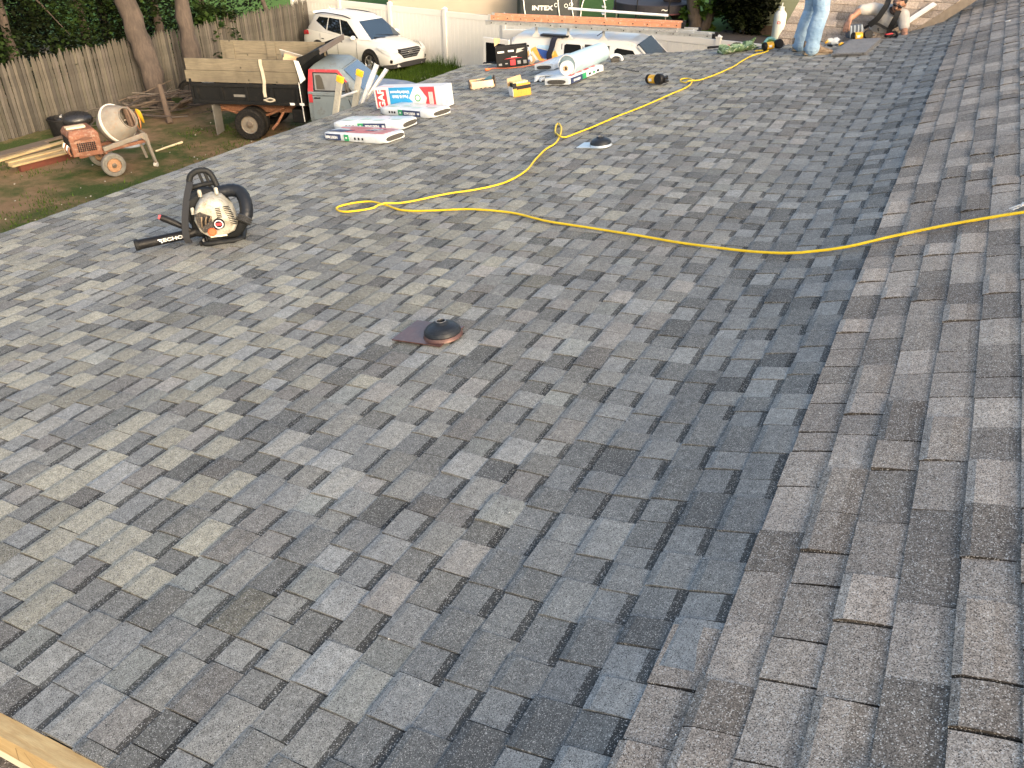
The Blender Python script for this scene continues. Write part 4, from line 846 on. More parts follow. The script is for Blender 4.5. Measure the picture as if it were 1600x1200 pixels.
# ---------------- white car
CARW = M('car_white', (.60, .60, .575), .18, var=.03, scale=.8, coat=.8)
fw = g(585, 115); an = R(-13)
suv = thing('white_car', 'white sport utility car parked before the cream vinyl fence', 'car', None)
ax_, ay_ = Vector((math.cos(an), math.sin(an), 0)), Vector((-math.sin(an), math.cos(an), 0))
O = fw - ax_ * 1.36 + ay_ * .80; suv.matrix_world = zmat(O, an, 0)
def hull(sts):
    rings = []
    for x, wd, zb, zm, zs, zt, wt in sts:      # half width, bottom, bulge height, shoulder, centre top, half width at shoulder
        half = [(0, zb), (wd * .86, zb), (wd * .97, zb + .10), (wd, zm), (wd * .985, (zm + zs) / 2), (wt, zs), (wt * .55, zt), (0, zt + .008)]
        rings.append([(x, y, z) for y, z in half] + [(x, -y, z) for y, z in half[-2:0:-1]])
    return rings
mb = MB(); mb.loft(hull([(-2.34, .70, .42, .62, .86, .90, .62), (-2.28, .84, .34, .62, 1.02, 1.05, .74), (-2.0, .92, .27, .64, 1.10, 1.12, .82), (-1.2, .94, .25, .66, 1.07, 1.09, .86), (0, .94, .25, .66, 1.03, 1.05, .86), (.9, .94, .25, .66, 1.00, 1.06, .84), (1.3, .935, .25, .66, .98, 1.06, .78), (1.8, .92, .25, .64, .92, 1.0, .72), (2.1, .87, .25, .60, .85, .91, .66), (2.28, .76, .27, .55, .76, .80, .58), (2.35, .60, .30, .52, .66, .69, .48)])); mb.build('body', CARW, suv, 45)
B = [(1.22, .70, 1.03), (.72, .85, 1.01), (-1.95, .82, 1.09), (-2.24, .66, 1.08)]; K = [(.42, .55, 1.56), (.18, .64, 1.57), (-1.70, .61, 1.56), (-2.0, .50, 1.52)]; T = [(.2, .42, 1.665), (.0, .48, 1.68), (-1.5, .46, 1.68), (-1.95, .40, 1.63)]
def ringof(q): return [Vector(p) for p in q] + [Vector((p[0], -p[1], p[2])) for p in reversed(q)]
mb = MB(); mb.loft([ringof(B), ringof(K), ringof(T)]); mb.build('cabin', CARW, suv, 30, bevel=.02)
def neg(p): return (p[0], -p[1], p[2])
for sgn, f in ((1, lambda p: p), (-1, neg)):
    F = (f(B[1]), f(B[2]), f(K[2]), f(K[1])); off = .012 * sgn
    for poly, nm in (([(-.02, .08), (.30, .10), (.30, .94), (.12, .90), (.05, .55)], 'front_window'), ([(.325, .11), (.62, .17), (.62, .94), (.325, .94)], 'rear_window'), ([(.645, .18), (.93, .62), (.90, .92), (.645, .94)], 'quarter_window')): quadpatch(F, poly, off, GLASS, nm, suv)
F = (neg(B[0]), B[0], K[0], neg(K[0])); quadpatch(F, [(.02, .03), (.98, .03), (.97, .95), (.03, .95)], .012, WIND, 'windscreen', suv)
F = (B[3], neg(B[3]), neg(K[3]), K[3]); quadpatch(F, [(.06, .1), (.94, .1), (.92, .9), (.08, .9)], .012, GLASS, 'rear_screen', suv)
for sgn in (-1, 1):
    mb = MB(); mb.tube(catmull([(.12, .60 * sgn, 1.60), (-.3, .60 * sgn, 1.66), (-1.3, .58 * sgn, 1.665), (-1.85, .54 * sgn, 1.58)], 4), .017, 6); mb.build('roof_rail', BLACKP, suv, 60)
    mb = MB(); mb.ball((.62, .99 * sgn, 1.08), .10, 12, None, (.75, 1.1, .78)); mb.build('wing_mirror', CARW, suv, 60)
    for x, nm in ((-.05, 'door_handle'), (-1.05, 'door_handle')): mb = MB(); mb.bx(x - .11, x + .03, .925 * sgn - .012, .925 * sgn + .018 * sgn + .012, .865, .895); mb.build(nm, DARKP, suv, smooth=0, bevel=.006)
    for x, z0, z1 in ((.72, .30, .98), (-.28, .30, 1.0), (-1.22, .45, 1.04)): mb = MB(); mb.tube([(x, .946 * sgn, .38), (x - .01, .9465 * sgn, .66), (x - .03, .905 * sgn, z1)], .005, 5); mb.build('door_seam', DARKP, suv)
    mb = MB(); mb.tube([(1.0, .93 * sgn, .32), (-1.0, .935 * sgn, .32)], .045, 8); mb.build('sill', M('cladding', (.04, .04, .042), .7), suv, 60)
    for x in (1.36, -1.36):
        mb = MB(); mb.lathe([(.0, 0), (.44, 0), (.43, .03), (0, .03)], 28, Matrix.Translation((x, .915 * sgn, .38)) @ Matrix.Rotation(R(-90) * sgn, 4, 'X')); mb.build('wheel_arch', M('arch_dark', (.012, .012, .013), .9), suv, 40)
        wheel(suv, (x, .86 * sgn, .365), .365, .23, M('alloy', (.42, .42, .43), .3, .8), sgn, 5, .68)
    mb = MB(); mb.prism([(1.86, .90), (2.26, .64), (2.33, .70), (2.2, .82), (1.95, .92)], 0, .001, 'z') if False else None
    mb = MB(); mb.loft([[(1.72, .925 * sgn, .90), (1.74, .93 * sgn, .86), (1.72, .80 * sgn, .93)], [(2.0, .905 * sgn, .86), (2.02, .915 * sgn, .75), (1.98, .80 * sgn, .885)], [(2.24, .80 * sgn, .77), (2.26, .82 * sgn, .65), (2.22, .68 * sgn, .80)], [(2.34, .60 * sgn, .74), (2.355, .60 * sgn, .64), (2.30, .52 * sgn, .76)]]); mb.build('headlight', glass_mat('lamp', (.55, .56, .56), .08), suv, 30)
    mb = MB(); mb.prism([(2.05, .42), (2.27, .43), (2.29, .53), (2.1, .56)], .60 * sgn, .80 * sgn, 'y'); mb.build('fog_light_surround', DARKP, suv, smooth=0, bevel=.01)
    mb = MB(); mb.ball((2.25, .69 * sgn, .485), .065, 10, None, (.7, 1.3, .55)); mb.build('fog_light', MATS['lamp'], suv, 60)
    mb = MB(); mb.loft([[(-2.25, .84 * sgn, 1.02), (-2.2, .88 * sgn, .9), (-2.1, .80 * sgn, 1.06)], [(-2.0, .915 * sgn, 1.0), (-1.85, .93 * sgn, .95), (-1.95, .86 * sgn, 1.06)]]); mb.build('tail_light', M('tail_red', (.30, .015, .02), .2), suv, smooth=0)
mb = MB(); mb.prism([(.44, .83), (.50, .74), (.30, .54), (-.30, .54), (-.50, .74), (-.44, .83)], 2.20, 2.362, 'x'); mb.build('grille', DARKP, suv, smooth=0, bevel=.01)
for z, wd in ((.60, .33), (.67, .42), (.74, .46), (.80, .44)): mb = MB(); mb.bx(2.36, 2.378, -wd, wd, z - .012, z + .012); mb.build('grille_bar', M('chrome', (.7, .7, .7), .15, .9), suv, smooth=0)
mb = MB(); mb.lathe([(.075, 0), (.095, 0), (.095, .012), (.075, .012)], 24, Matrix.Translation((2.38, 0, .72)) @ Matrix.Rotation(R(90), 4, 'Y') @ Matrix.Diagonal((.62, 1, 1, 1)), close=True); mb.build('emblem', MATS['chrome'], suv, 40)
lettering(suv, 'H', .10, face_mx((2.39, 0, .72), (.0, 1, 0), (-.0, .25, 1)), MATS['chrome'], 'emblem_letter', 1.2, .003)
mb = MB(); mb.loft([[(2.0, -.90, .24), (2.0, -.92, .36), (1.9, -.8, .24)], [(2.28, -.74, .26), (2.33, -.76, .40), (2.1, -.6, .24)], [(2.38, -.3, .28), (2.41, -.32, .45), (2.2, -.3, .24)], [(2.38, .3, .28), (2.41, .32, .45), (2.2, .3, .24)], [(2.28, .74, .26), (2.33, .76, .40), (2.1, .6, .24)], [(2.0, .90, .24), (2.0, .92, .36), (1.9, .8, .24)]]); mb.build('bumper', M('cladding', (.04, .04, .042)), suv, 30)
mb = MB(); mb.loft([[(-2.05, y, 1.64), (-2.28, y * .95, 1.60), (-2.27, y * .95, 1.575), (-2.0, y, 1.58)] for y in (-.5, 0, .5)]); mb.build('spoiler', CARW, suv, 30)
mb = MB(); mb.prism([(-1.75, 1.66), (-1.6, 1.68), (-1.72, 1.76)], -.02, .02, 'y'); mb.build('antenna', CARW, suv, smooth=0)
mb = MB(); mb.tube([(1.26, .5, 1.07), (1.12, .1, 1.11), (1.05, -.35, 1.15)], .012, 5); mb.tube([(1.28, -.1, 1.07), (1.15, -.5, 1.1)], .012, 5); mb.build('wiper', BLACKP, suv)
# ---------------- old dump truck
an = R(21); rail0 = g(306, 161, .92); O = Vector((rail0.x, rail0.y, 0))
tk = thing('dump_truck', 'old grey and red dump truck with a black bed and wooden side boards', 'truck', zmat(O, an, 0))
BED = M('bed_black', (.006, .0065, .007), .6, spec=.2, dirt=(.022, .019, .016), dirt_amt=.25, scale=4); PLANK = fibre_mat('plank', (.10, .084, .057), (.175, .148, .104), (.08, .068, .047), (3, 40, 40), rough=.85, knots=True)
GREYC = M('cab_grey', (.15, .185, .205), .5, var=.12, scale=2.5, dirt=(.11, .10, .09), dirt_amt=.28); REDC = M('cab_red', (.40, .025, .035), .45, dirt=(.3, .1, .1), dirt_amt=.2)
BL, BWd = 2.80, 2.02
for y0, nm in ((.0, 'bed_side'), (BWd - .06, 'bed_side')):
    mb = MB(); mb.bx(0, BL, y0, y0 + .05, .93, 1.36); s = mb.build(nm, BED, tk, smooth=0)
    ysg = y0 - .045 if y0 < 1 else y0 + .05
    for z in (.92, 1.34): mb = MB(); mb.bx(-.02, BL + .02, ysg, ysg + .045, z, z + .09); mb.build('rail', BED, s, smooth=0, bevel=.01)
    for k in range(5): x = .05 + k * (BL - .17) / 4; mb = MB(); mb.prism([(x, ysg), (x + .07, ysg), (x + .09, ysg + .045), (x - .02, ysg + .045)], 1.011, 1.339, 'z'); mb.build('stake', BED, s, smooth=0)
mb = MB(); mb.bx(0, BL, .05, BWd - .06, .92, .97); mb.build('bed_floor', BED, tk, smooth=0)
mb = MB(); mb.bx(-.06, -.005, -.02, BWd + .02, .90, 1.52); mb.build('tailgate', BED, tk, smooth=0, bevel=.01)
mb = MB(); mb.bx(BL, BL + .06, -.02, BWd + .02, .90, 2.02); mb.build('headboard', BED, tk, smooth=0)
for k in range(2):
    z = 1.44 + k * .285; mb = MB(); mb.bx(-.14 + .05 * k, BL - .02, .005, .045, z, z + .278); mb.build('side_board', PLANK, tk, smooth=0, bevel=.006)
    z = 1.44 + k * .33; mb = MB(); mb.bx(.02, BL + .1, BWd - .05, BWd - .01, z, z + .325); mb.build('side_board', PLANK, tk, smooth=0, bevel=.006)
for x, nm in ((.15, 'board_cleat'), (2.45, 'board_cleat'), (1.3, 'board_cleat')): mb = MB(); mb.bx(x, x + .24, BWd - .09, BWd - .052, 1.45, 2.07); mb.build(nm, PLANK, tk, smooth=0)
mb = MB(); mb.prism([(BL + .0, 1.88), (BL + .10, 1.88), (BL + .62, 2.22), (BL + .60, 2.28), (BL + .0, 2.06)], -.02, .03, 'y'); mb.build('cab_shield_side', BED, tk, smooth=0)
mb = MB(); mb.prism([(BL + .0, 1.88), (BL + .10, 1.88), (BL + .62, 2.22), (BL + .60, 2.28), (BL + .0, 2.06)], BWd - .03, BWd + .02, 'y'); mb.build('cab_shield_side', BED, tk, smooth=0)
mb = MB(); mb.prism([(BL + .061, 2.0), (BL + .60, 2.215), (BL + .60, 2.245), (BL + .061, 2.03)], .031, BWd - .031, 'y'); mb.build('cab_shield', BED, tk, smooth=0)
mb = MB(); mb.bx(BL + .601, BL + .625, -.02, BWd + .02, 2.16, 2.30); mb.build('shield_lip', M('worn_edge', (.12, .10, .09), .6), tk, smooth=0)
mb = MB(); mb.bx(.3, 4.3, .5, .62, .62, .80); mb.bx(.3, 4.3, BWd - .62, BWd - .5, .62, .80); mb.build('chassis', RUST, tk, smooth=0)
mb = MB(); mb.tube([(1.32, .3, .42), (1.32, BWd - .3, .42)], .07, 10); mb.ball((1.32, BWd / 2, .42), .18); mb.build('rear_axle', RUST, tk, 60)
for k in range(2): mb = MB(); mb.tube(catmull([(.5, .35, .74), (.95, .35, .60), (1.32, .35, .52), (1.75, .35, .60), (2.2, .35, .78)], 4), .035, 6); mb.build('leaf_spring', RUST, tk, 60); break
mb = MB(); mb.tube([(2.2, .2, .70), (2.05, .1, .45), (1.9, .05, .30)], .035, 8); mb.build('exhaust', RUST, tk, 60)
mb = MB(); mb.bx(2.45, 2.80, .12, .5, .46, .80); mb.build('fuel_tank', BED, tk, smooth=0, bevel=.03)
STL = M('steel_rim', (.22, .20, .165), .5, .2, dirt=(.2, .12, .07), dirt_amt=.4, scale=12)
for y, sd_ in ((.10, -1), (.36, -1), (BWd - .10, 1), (BWd - .36, 1)): wheel(tk, (1.32, y, .40), .40, .21, STL, sd_, 0, .56, True)
mb = MB(); mb.bx(.42, .44, -.02, .42, .13, .88); mb.build('mud_flap', M('flap_grey', (.13, .125, .115), .85), tk, smooth=0)
mb = MB(); mb.bx(.42, .44, BWd - .42, BWd + .02, .13, .88); mb.build('mud_flap', MATS['flap_grey'], tk, smooth=0)
# cab
CX = 2.95; c0, c1 = .08, BWd - .08
mb = MB(); rings = []
for x, zt in ((CX, 1.26), (CX + 1.25, 1.26), (CX + 1.45, 1.26)): rings.append([(x, c0 + .03, .52), (x, c0, .62), (x, c0 - .02, .9), (x, c0, zt), (x, c1, zt), (x, c1 + .02, .9), (x, c1, .62), (x, c1 - .03, .52)])
mb.loft(rings); mb.build('cab_lower', GREYC, tk, 30)
B = [(CX + 1.42, c0 + .10, 1.26), (CX + 1.22, c0 + .01, 1.26), (CX + .0, c0 + .01, 1.26)]; K = [(CX + .86, c0 + .24, 1.76), (CX + .78, c0 + .16, 1.76), (CX + .04, c0 + .15, 1.76)]; T = [(CX + .75, c0 + .34, 1.85), (CX + .68, c0 + .3, 1.86), (CX + .14, c0 + .3, 1.86)]
def mir(p): return (p[0], c0 + c1 - p[1], p[2])
def rg(q): return [Vector(p) for p in q] + [Vector(mir(p)) for p in reversed(q)]
mb = MB(); mb.loft([rg(B), rg(K)], cap=False); mb.build('cab_pillars', GREYC, tk, smooth=0)
mb = MB(); mb.loft([rg(K), rg(T)]); mb.build('cab_roof', GREYC, tk, 40, bevel=.015)
for f, sg in ((lambda p: p, 1), (mir, -1)):
    F = (f(B[1]), f(B[2]), f(K[2]), f(K[1]))
    quadpatch(F, [(.05, .0), (.875, .0), (.875, .875), (.10, .875)], -.010 * sg, DARKP, 'window_seal', tk); quadpatch(F, [(.09, .06), (.84, .06), (.84, .82), (.13, .82)], -.015 * sg, glass_mat('cab_glass', (.13, .125, .105), .1), 'door_window', tk); quadpatch(F, [(.62, .10), (.80, .10), (.80, .74), (.66, .76), (.62, .6)], -.0165 * sg, M('seat_dark', (.05, .045, .035), .8), 'seat_behind_glass', tk)
    quadpatch(F, [(.885, .0), (1.0, .0), (1.0, 1.0), (.885, 1.0)], -.008 * sg, REDC, 'red_rear_pillar', tk); quadpatch(F, [(-.0, .88), (.884, .88), (.884, 1.0), (-.0, 1.0)], -.008 * sg, REDC, 'red_window_header', tk); quadpatch(F, [(-.0, .42), (.05, .40), (.095, .879), (-.0, .879)], -.008 * sg, REDC, 'red_front_pillar', tk)
F = (B[0], mir(B[0]), mir(K[0]), K[0]); quadpatch(F, [(.03, .04), (.97, .04), (.95, .95), (.05, .95)], .014, WIND, 'windscreen', tk)
F = (B[2], mir(B[2]), mir(K[2]), K[2]); quadpatch(F, [(.2, .15), (.8, .15), (.8, .8), (.2, .8)], .01, GLASS, 'rear_window', tk)
dr = MB(); dr.bx(CX + .10, CX + 1.2, c0 - .028, c0 + .0, .58, 1.25); d_ = dr.build('door', GREYC, tk, smooth=0, bevel=.012)
mb = MB(); mb.bx(CX + .16, CX + .32, c0 - .05, c0 - .026, 1.10, 1.13); mb.build('handle', DARKP, d_, smooth=0, bevel=.006)
mb = MB(); mb.bx(CX + .12, CX + 1.18, c0 - .034, c0 - .026, 1.165, 1.175); mb.build('body_line', DARKP, d_, smooth=0)
mb = MB(); mb.bx(CX + .02, CX + .12, c0 - .03, c0 + .02, 1.0, 1.2); mb.build('red_pillar_foot', REDC, tk, smooth=0)
# hood and wings
mb = MB(); rings = []
for x, zs, zt, wd in ((CX + 1.40, 1.25, 1.31, 0), (CX + 1.75, 1.24, 1.31, 0), (CX + 2.15, 1.21, 1.28, .01), (CX + 2.42, 1.15, 1.21, .05), (CX + 2.52, 1.0, 1.04, .12)):
    rings.append([(x, c0 + wd + .04, .50), (x, c0 - .02 + wd, .80), (x, c0 + wd, zs - .04), (x, c0 + wd + .14, zs), (x, c0 + .5, zt), (x, c1 - .5, zt), (x, c1 - wd - .14, zs), (x, c1 - wd, zs - .04), (x, c1 + .02 - wd, .80), (x, c1 - wd - .04, .50)])
mb.loft(rings); mb.build('hood', M('hood_blue', (.13, .155, .22), .45, var=.2, scale=2, dirt=(.30, .28, .25), dirt_amt=.4), tk, 40)
mb = MB(); mb.bx(CX + 2.48, CX + 2.56, c0 + .15, c1 - .15, .60, .96); mb.build('grille', DARKP, tk, smooth=0)
for y in (c0 + .2, c1 - .2): mb = MB(); mb.lathe([(.0, 0), (.09, 0), (.085, .03), (0, .04)], 18, Matrix.Translation((CX + 2.56, y, .80)) @ Matrix.Rotation(R(90), 4, 'Y')); mb.build('headlight', MATS['lamp'], tk, 40)
mb = MB(); mb.bx(CX + 2.57, CX + 2.67, c0 - .02, c1 + .02, .38, .54); mb.build('bumper', STEEL, tk, smooth=0, bevel=.02)
for y, sd_ in ((c0 + .12, -1), (c1 - .12, 1)): wheel(tk, (CX + 1.85, y - .0, .40), .40, .22, STL, sd_, 0, .56, True)
for sg, y in ((-1, c0), (1, c1)):
    mb = MB(); mb.tube([(CX + 1.05, y, 1.22), (CX + 1.1, y + .22 * sg, 1.25), (CX + 1.08, y + .26 * sg, 1.38)], .012, 6); mb.tube([(CX + 1.12, y, .85), (CX + 1.1, y + .22 * sg, 1.14)], .010, 6); mb.build('mirror_arm', BLACKP, tk)
    mb = MB(); mb.bx(CX + 1.03, CX + 1.09, y + .16 * sg - .09, y + .16 * sg + .11, 1.26, 1.52); mb.build('mirror', M('mirror_dark', (.08, .07, .06), .4), tk, smooth=0, bevel=.015)
# straps and loose things on the bed
mb = MB(); mb.loft([[(1.86 + .02 * math.sin(z * 9), -.05 - .004, z), (1.94 + .02 * math.sin(z * 9), -.05, z), (1.94 + .02 * math.sin(z * 9), -.045, z), (1.86 + .02 * math.sin(z * 9), -.045, z)] for z in (1.12, 1.25, 1.4, 1.5, 1.7, 1.9, 2.02)]); mb.tube(catmull([(1.84, -.06, 1.06), (2.0, -.07, 1.02), (2.12, -.06, 1.06), (2.0, -.06, 1.1), (1.86, -.06, 1.05)], 4), .02, 6); mb.build('tie_strap', M('strap_cream', (.40, .36, .28), .8), tk, 40)
mb = MB(); mb.loft([[(BL - .06 + .1 * t_, -.055, 2.02 - .45 * t_ - .1 * t_ * t_), (BL + .06 + .12 * t_, -.055, 2.0 - .42 * t_), (BL + .06 + .12 * t_, -.045, 2.0 - .42 * t_), (BL - .06 + .1 * t_, -.045, 2.02 - .45 * t_ - .1 * t_ * t_)] for t_ in (0, .3, .6, 1)]); mb.build('white_rag', WHITEP, tk, 40)
mb = MB(); mb.tube([(BL + .0, -.06, 1.5), (BL + .02, -.07, 1.0), (BL + .03, -.06, .55)], .012, 6); mb.build('rope', WHITEP, tk)
for x in (BL - .30, BL - .05): mb = MB(); mb.bx(x, x + .12, -.05, -.046, .94, 1.0); mb.build('reflector', WPRINT, tk, smooth=0)
mb = MB(); mb.bx(1.05, 1.4, -.012, -.001, 1.1, 1.16); mb.build('worn_plate', M('flap_grey', (.13, .125, .115)), tk, smooth=0)
# load
def on_truck(x, y, z, a=0): return tk.matrix_world @ Matrix.Translation((x, y, z)) @ Matrix.Rotation(a, 4, 'Z')
t = thing('wrapper_sheet', 'red, white and blue wrapper sticking out of the truck bed', 'wrapper', on_truck(2.36, .95, 1.92, .25) @ Matrix.Rotation(R(-35), 4, 'X') @ Matrix.Rotation(R(18), 4, 'Y'))
mb = MB(); mb.bx(-.3, .36, -.22, .22, -.008, .0); mb.build('sheet', WPRINT, t, smooth=0)
mb = MB(); mb.prism([(-.26, -.2), (.08, -.2), (.16, .2), (-.2, .2)], .0005, .003, 'z'); mb.build('blue_print_field', BLUEP, t, smooth=0)
mb = MB(); mb.prism([(.2, -.2), (.35, -.2), (.35, .2), (.27, .2)], .0005, .003, 'z'); mb.build('red_print_field', RED, t, smooth=0)
mb = MB(); mb.prism([(-.29, -.2), (-.27, -.2), (-.21, .2), (-.29, .2)], .0005, .003, 'z'); mb.build('red_edge', RED, t, smooth=0)
mb = MB(); mb.bx(-.2, .34, -.05, .05, -1.0, -.009); mb.build('prop', CARD, t, smooth=0)
random.seed(31)
t = thing('bed_debris', 'heap of torn roofing scraps in the truck bed', 'debris', on_truck(1.4, 1.0, .97))
for k in range(16):
    x, y = random.uniform(-1.2, 1.0), random.uniform(-.75, .75); mb = MB(); z0 = .02; h = random.uniform(.55, .86) * (1 - abs(y) * .2)
    mb.loft([[(x + random.uniform(.15, .3) * math.cos(6.283 * i / 7) * (1 - .4 * j), y + random.uniform(.15, .3) * math.sin(6.283 * i / 7) * (1 - .4 * j), z0 + h * j) for i in range(7)] for j in (0, .6, 1)]); mb.build('scrap', random.choice([M('scrap_dark', (.05, .045, .04), .9), M('scrap_brown', (.16, .10, .06), .9), WRAP, M('scrap_grey', (.2, .19, .18), .9)]), t, 50)
# ---------------- work van
rv = g(804, 56, 2.02); rf_ = g(984, 68, 2.02); an = ang_of(rv, rf_); vn = thing('work_van', 'white work van with open doors and ladders on its roof rack', 'van', zmat(Vector((rv.x, rv.y, 0)) - Vector((math.cos(an), math.sin(an), 0)) * .1 + Vector((-math.sin(an), math.cos(an), 0)) * -.10, an, 0))
VW = M('van_white', (.60, .60, .58), .3, var=.06, scale=1.2, dirt=(.5, .48, .44), dirt_amt=.12, coat=.3); W2 = 1.95
prof = lambda x, zt, ins: [(x, .05, .40), (x, .0, .55), (x, .0, 1.15), (x, ins * .4, 1.35), (x, ins, zt - .12), (x, ins + .12, zt), (x, W2 / 2, zt + .03), (x, W2 - ins - .12, zt), (x, W2 - ins, zt - .12), (x, W2 - ins * .4, 1.35), (x, W2, 1.15), (x, W2, .55), (x, W2 - .05, .40)]
mb = MB(); mb.loft([prof(.0, 1.95, .12), prof(.12, 2.02, .12), prof(3.3, 2.05, .12), prof(3.55, 1.98, .14), prof(4.28, 1.30, .10), prof(4.7, 1.18, .08), prof(5.15, 1.05, .10), prof(5.25, .85, .12)]); mb.build('body', VW, vn, 40)
def side(poly, mat, nm, d=.008, parent=vn):
    """panel on the near side; follows the side's lean"""
    def yy(z): return .0 if z < 1.15 else .048 * (z - 1.15) / .2 if z < 1.35 else .048 + .072 * (z - 1.35) / .55
    n_ = len(poly); m_ = MB(); m_.add([(x, yy(z) - d, z) for x, z in poly] + [(x, yy(z) + .03, z) for x, z in poly], [tuple(range(n_)), tuple(range(2 * n_ - 1, n_ - 1, -1))] + [(i, (i + 1) % n_, n_ + (i + 1) % n_, n_ + i) for i in range(n_)]); return m_.build(nm, mat, parent, smooth=0)
def sq(x0, x1, z0, z1): return [(x0, z0), (x1, z0), (x1, z1), (x0, z1)]
side([(1.56, 1.25), (2.04, 1.25), (2.04, 1.86), (1.99, 1.90), (1.61, 1.90), (1.56, 1.86)], DGLASS, 'side_window')
side(sq(2.14, 2.84, .6, 1.92), M('van_inside', (.03, .03, .033), .9), 'door_opening')
side([(2.98, 1.25), (3.86, 1.25), (3.70, 1.55), (3.48, 1.84), (3.05, 1.88), (2.98, 1.82)], DGLASS, 'front_door_window')
side(sq(1.48, 1.50, .55, 1.90), DARKP, 'door_seam'); side(sq(2.08, 2.09, .55, 1.88), DARKP, 'door_seam', .006)
mb = MB(); mb.loft([[(3.60, .24, 2.005), (3.60, W2 - .24, 2.005), (3.54, W2 - .24, 1.95), (3.54, .24, 1.95)], [(4.28, .17, 1.385), (4.28, W2 - .17, 1.385), (4.2, W2 - .17, 1.32), (4.2, .17, 1.32)]]); mb.build('windscreen', DGLASS, vn, smooth=0)
for ya, yb in ((.17, .11), (W2 - .17, W2 - .11)): mb = MB(); mb.beam((3.60, ya, 1.96), (4.29, yb, 1.34), .05, .05); mb.build('windscreen_pillar', VW, vn, smooth=0, bevel=.01)
# open front-side door leaf with its window, open rear doors
t_ = MB(); t_.bx(0, .62, -.03, .03, .6, 1.88, Matrix.Translation((2.14, -.01, 0)) @ Matrix.Rotation(R(-52), 4, 'Z')); dl = t_.build('side_door', VW, vn, smooth=0, bevel=.02)
t_ = MB(); t_.bx(.10, .54, -.04, .04, 1.3, 1.80, Matrix.Translation((2.14, -.01, 0)) @ Matrix.Rotation(R(-52), 4, 'Z')); t_.build('door_window', glass_mat('green_glass', (.10, .16, .14)), dl, smooth=0)
t_ = MB(); t_.bx(-.90, 0, -.03, .03, .5, 1.92, Matrix.Translation((-.02, .03, 0)) @ Matrix.Rotation(R(-12), 4, 'Z')); dl = t_.build('rear_door', VW, vn, smooth=0, bevel=.02)
t_ = MB(); t_.bx(-.80, -.12, -.04, .04, 1.22, 1.80, Matrix.Translation((-.02, .03, 0)) @ Matrix.Rotation(R(-12), 4, 'Z')); t_.build('door_window', DGLASS, dl, 30, bevel=.03)
t_ = MB(); t_.bx(-.89, -.02, -.045, .05, 1.02, 1.14, Matrix.Translation((-.02, .03, 0)) @ Matrix.Rotation(R(-12), 4, 'Z')); t_.build('door_trim', M('chrome', (.7, .7, .7)), dl, smooth=0)
mb = MB(); mb.bx(-.012, -.001, .16, W2 - .16, .6, 1.86); mb.build('rear_opening', MATS['van_inside'], vn, smooth=0)
t_ = MB(); t_.bx(-.90, 0, -.03, .03, .5, 1.92, Matrix.Translation((-.02, W2 - .03, 0)) @ Matrix.Rotation(R(20), 4, 'Z')); t_.build('rear_door', VW, vn, smooth=0, bevel=.02)
for x in (.95, 4.35):
    for y, sg in ((.10, -1), (W2 - .10, 1)):
        mb = MB(); mb.lathe([(0, 0), (.42, 0), (.41, .03), (0, .03)], 24, Matrix.Translation((x, 0 - .0 if sg < 0 else W2, .38)) @ Matrix.Rotation(R(90) if sg < 0 else R(-90), 4, 'X')); mb.build('wheel_arch', MATS['arch_dark'], vn, 40)
        wheel(vn, (x, y - .05 if sg < 0 else y + .05, .36), .36, .22, STL, sg, 0, .58, True)
for z in (.45,): mb = MB(); mb.bx(5.22, 5.36, .05, W2 - .05, z, z + .2); mb.build('bumper', M('chrome', (.7, .7, .7)), vn, smooth=0, bevel=.02)
for y in (.25, W2 - .25): mb = MB(); mb.bx(5.2, 5.27, y - .15, y + .15, .72, .9); mb.build('headlight', MATS['lamp'], vn, smooth=0, bevel=.02)
# painted sign on the side: gables over the name
BLU = M('sign_blue', (.03, .09, .36), .4); ORA = M('sign_orange', (.80, .42, .08), .4); YEL = M('sign_yellow', (.85, .68, .22), .4); SKYB = M('sign_sky', (.40, .58, .75), .4)
side([(.30, 1.42), (.56, 1.70), (.66, 1.70), (.58, 1.58), (.48, 1.42)], ORA, 'sign_gable'); side([(.60, 1.72), (.72, 1.78), (1.02, 1.44), (.86, 1.42)], ORA, 'sign_gable'); side([(.50, 1.52), (.58, 1.62), (.70, 1.46), (.62, 1.44)], BLU, 'sign_gable')
side([(.74, 1.76), (.80, 1.83), (1.22, 1.83), (1.32, 1.70), (1.2, 1.71)], SKYB, 'sign_sky'); side([(.76, 1.74), (1.20, 1.68), (1.12, 1.50), (.92, 1.47)], BLU, 'sign_roof'); side([(1.18, 1.50), (1.30, 1.74), (1.44, 1.50), (1.40, 1.42)], ORA, 'sign_gable'); side([(1.2, 1.55), (1.25, 1.70), (1.27, 1.60)], YEL, 'sign_gable', .009)
side(sq(.42, 1.46, 1.20, 1.43), BLU, 'sign_band', .006)
lettering(vn, "STAL'S", .16, face_mx((1.02, .028, 1.36), (1, 0, 0), (0, .18, 1)), YEL, 'lettering', 1.35, .004)
lettering(vn, "FING", .16, face_mx((1.0, -.012, 1.20), (1, 0, 0), (0, .1, 1)), YEL, 'lettering', 1.35, .004)
side(sq(.47, .53, 1.76, 1.81), DARKP, 'fuel_mark') 
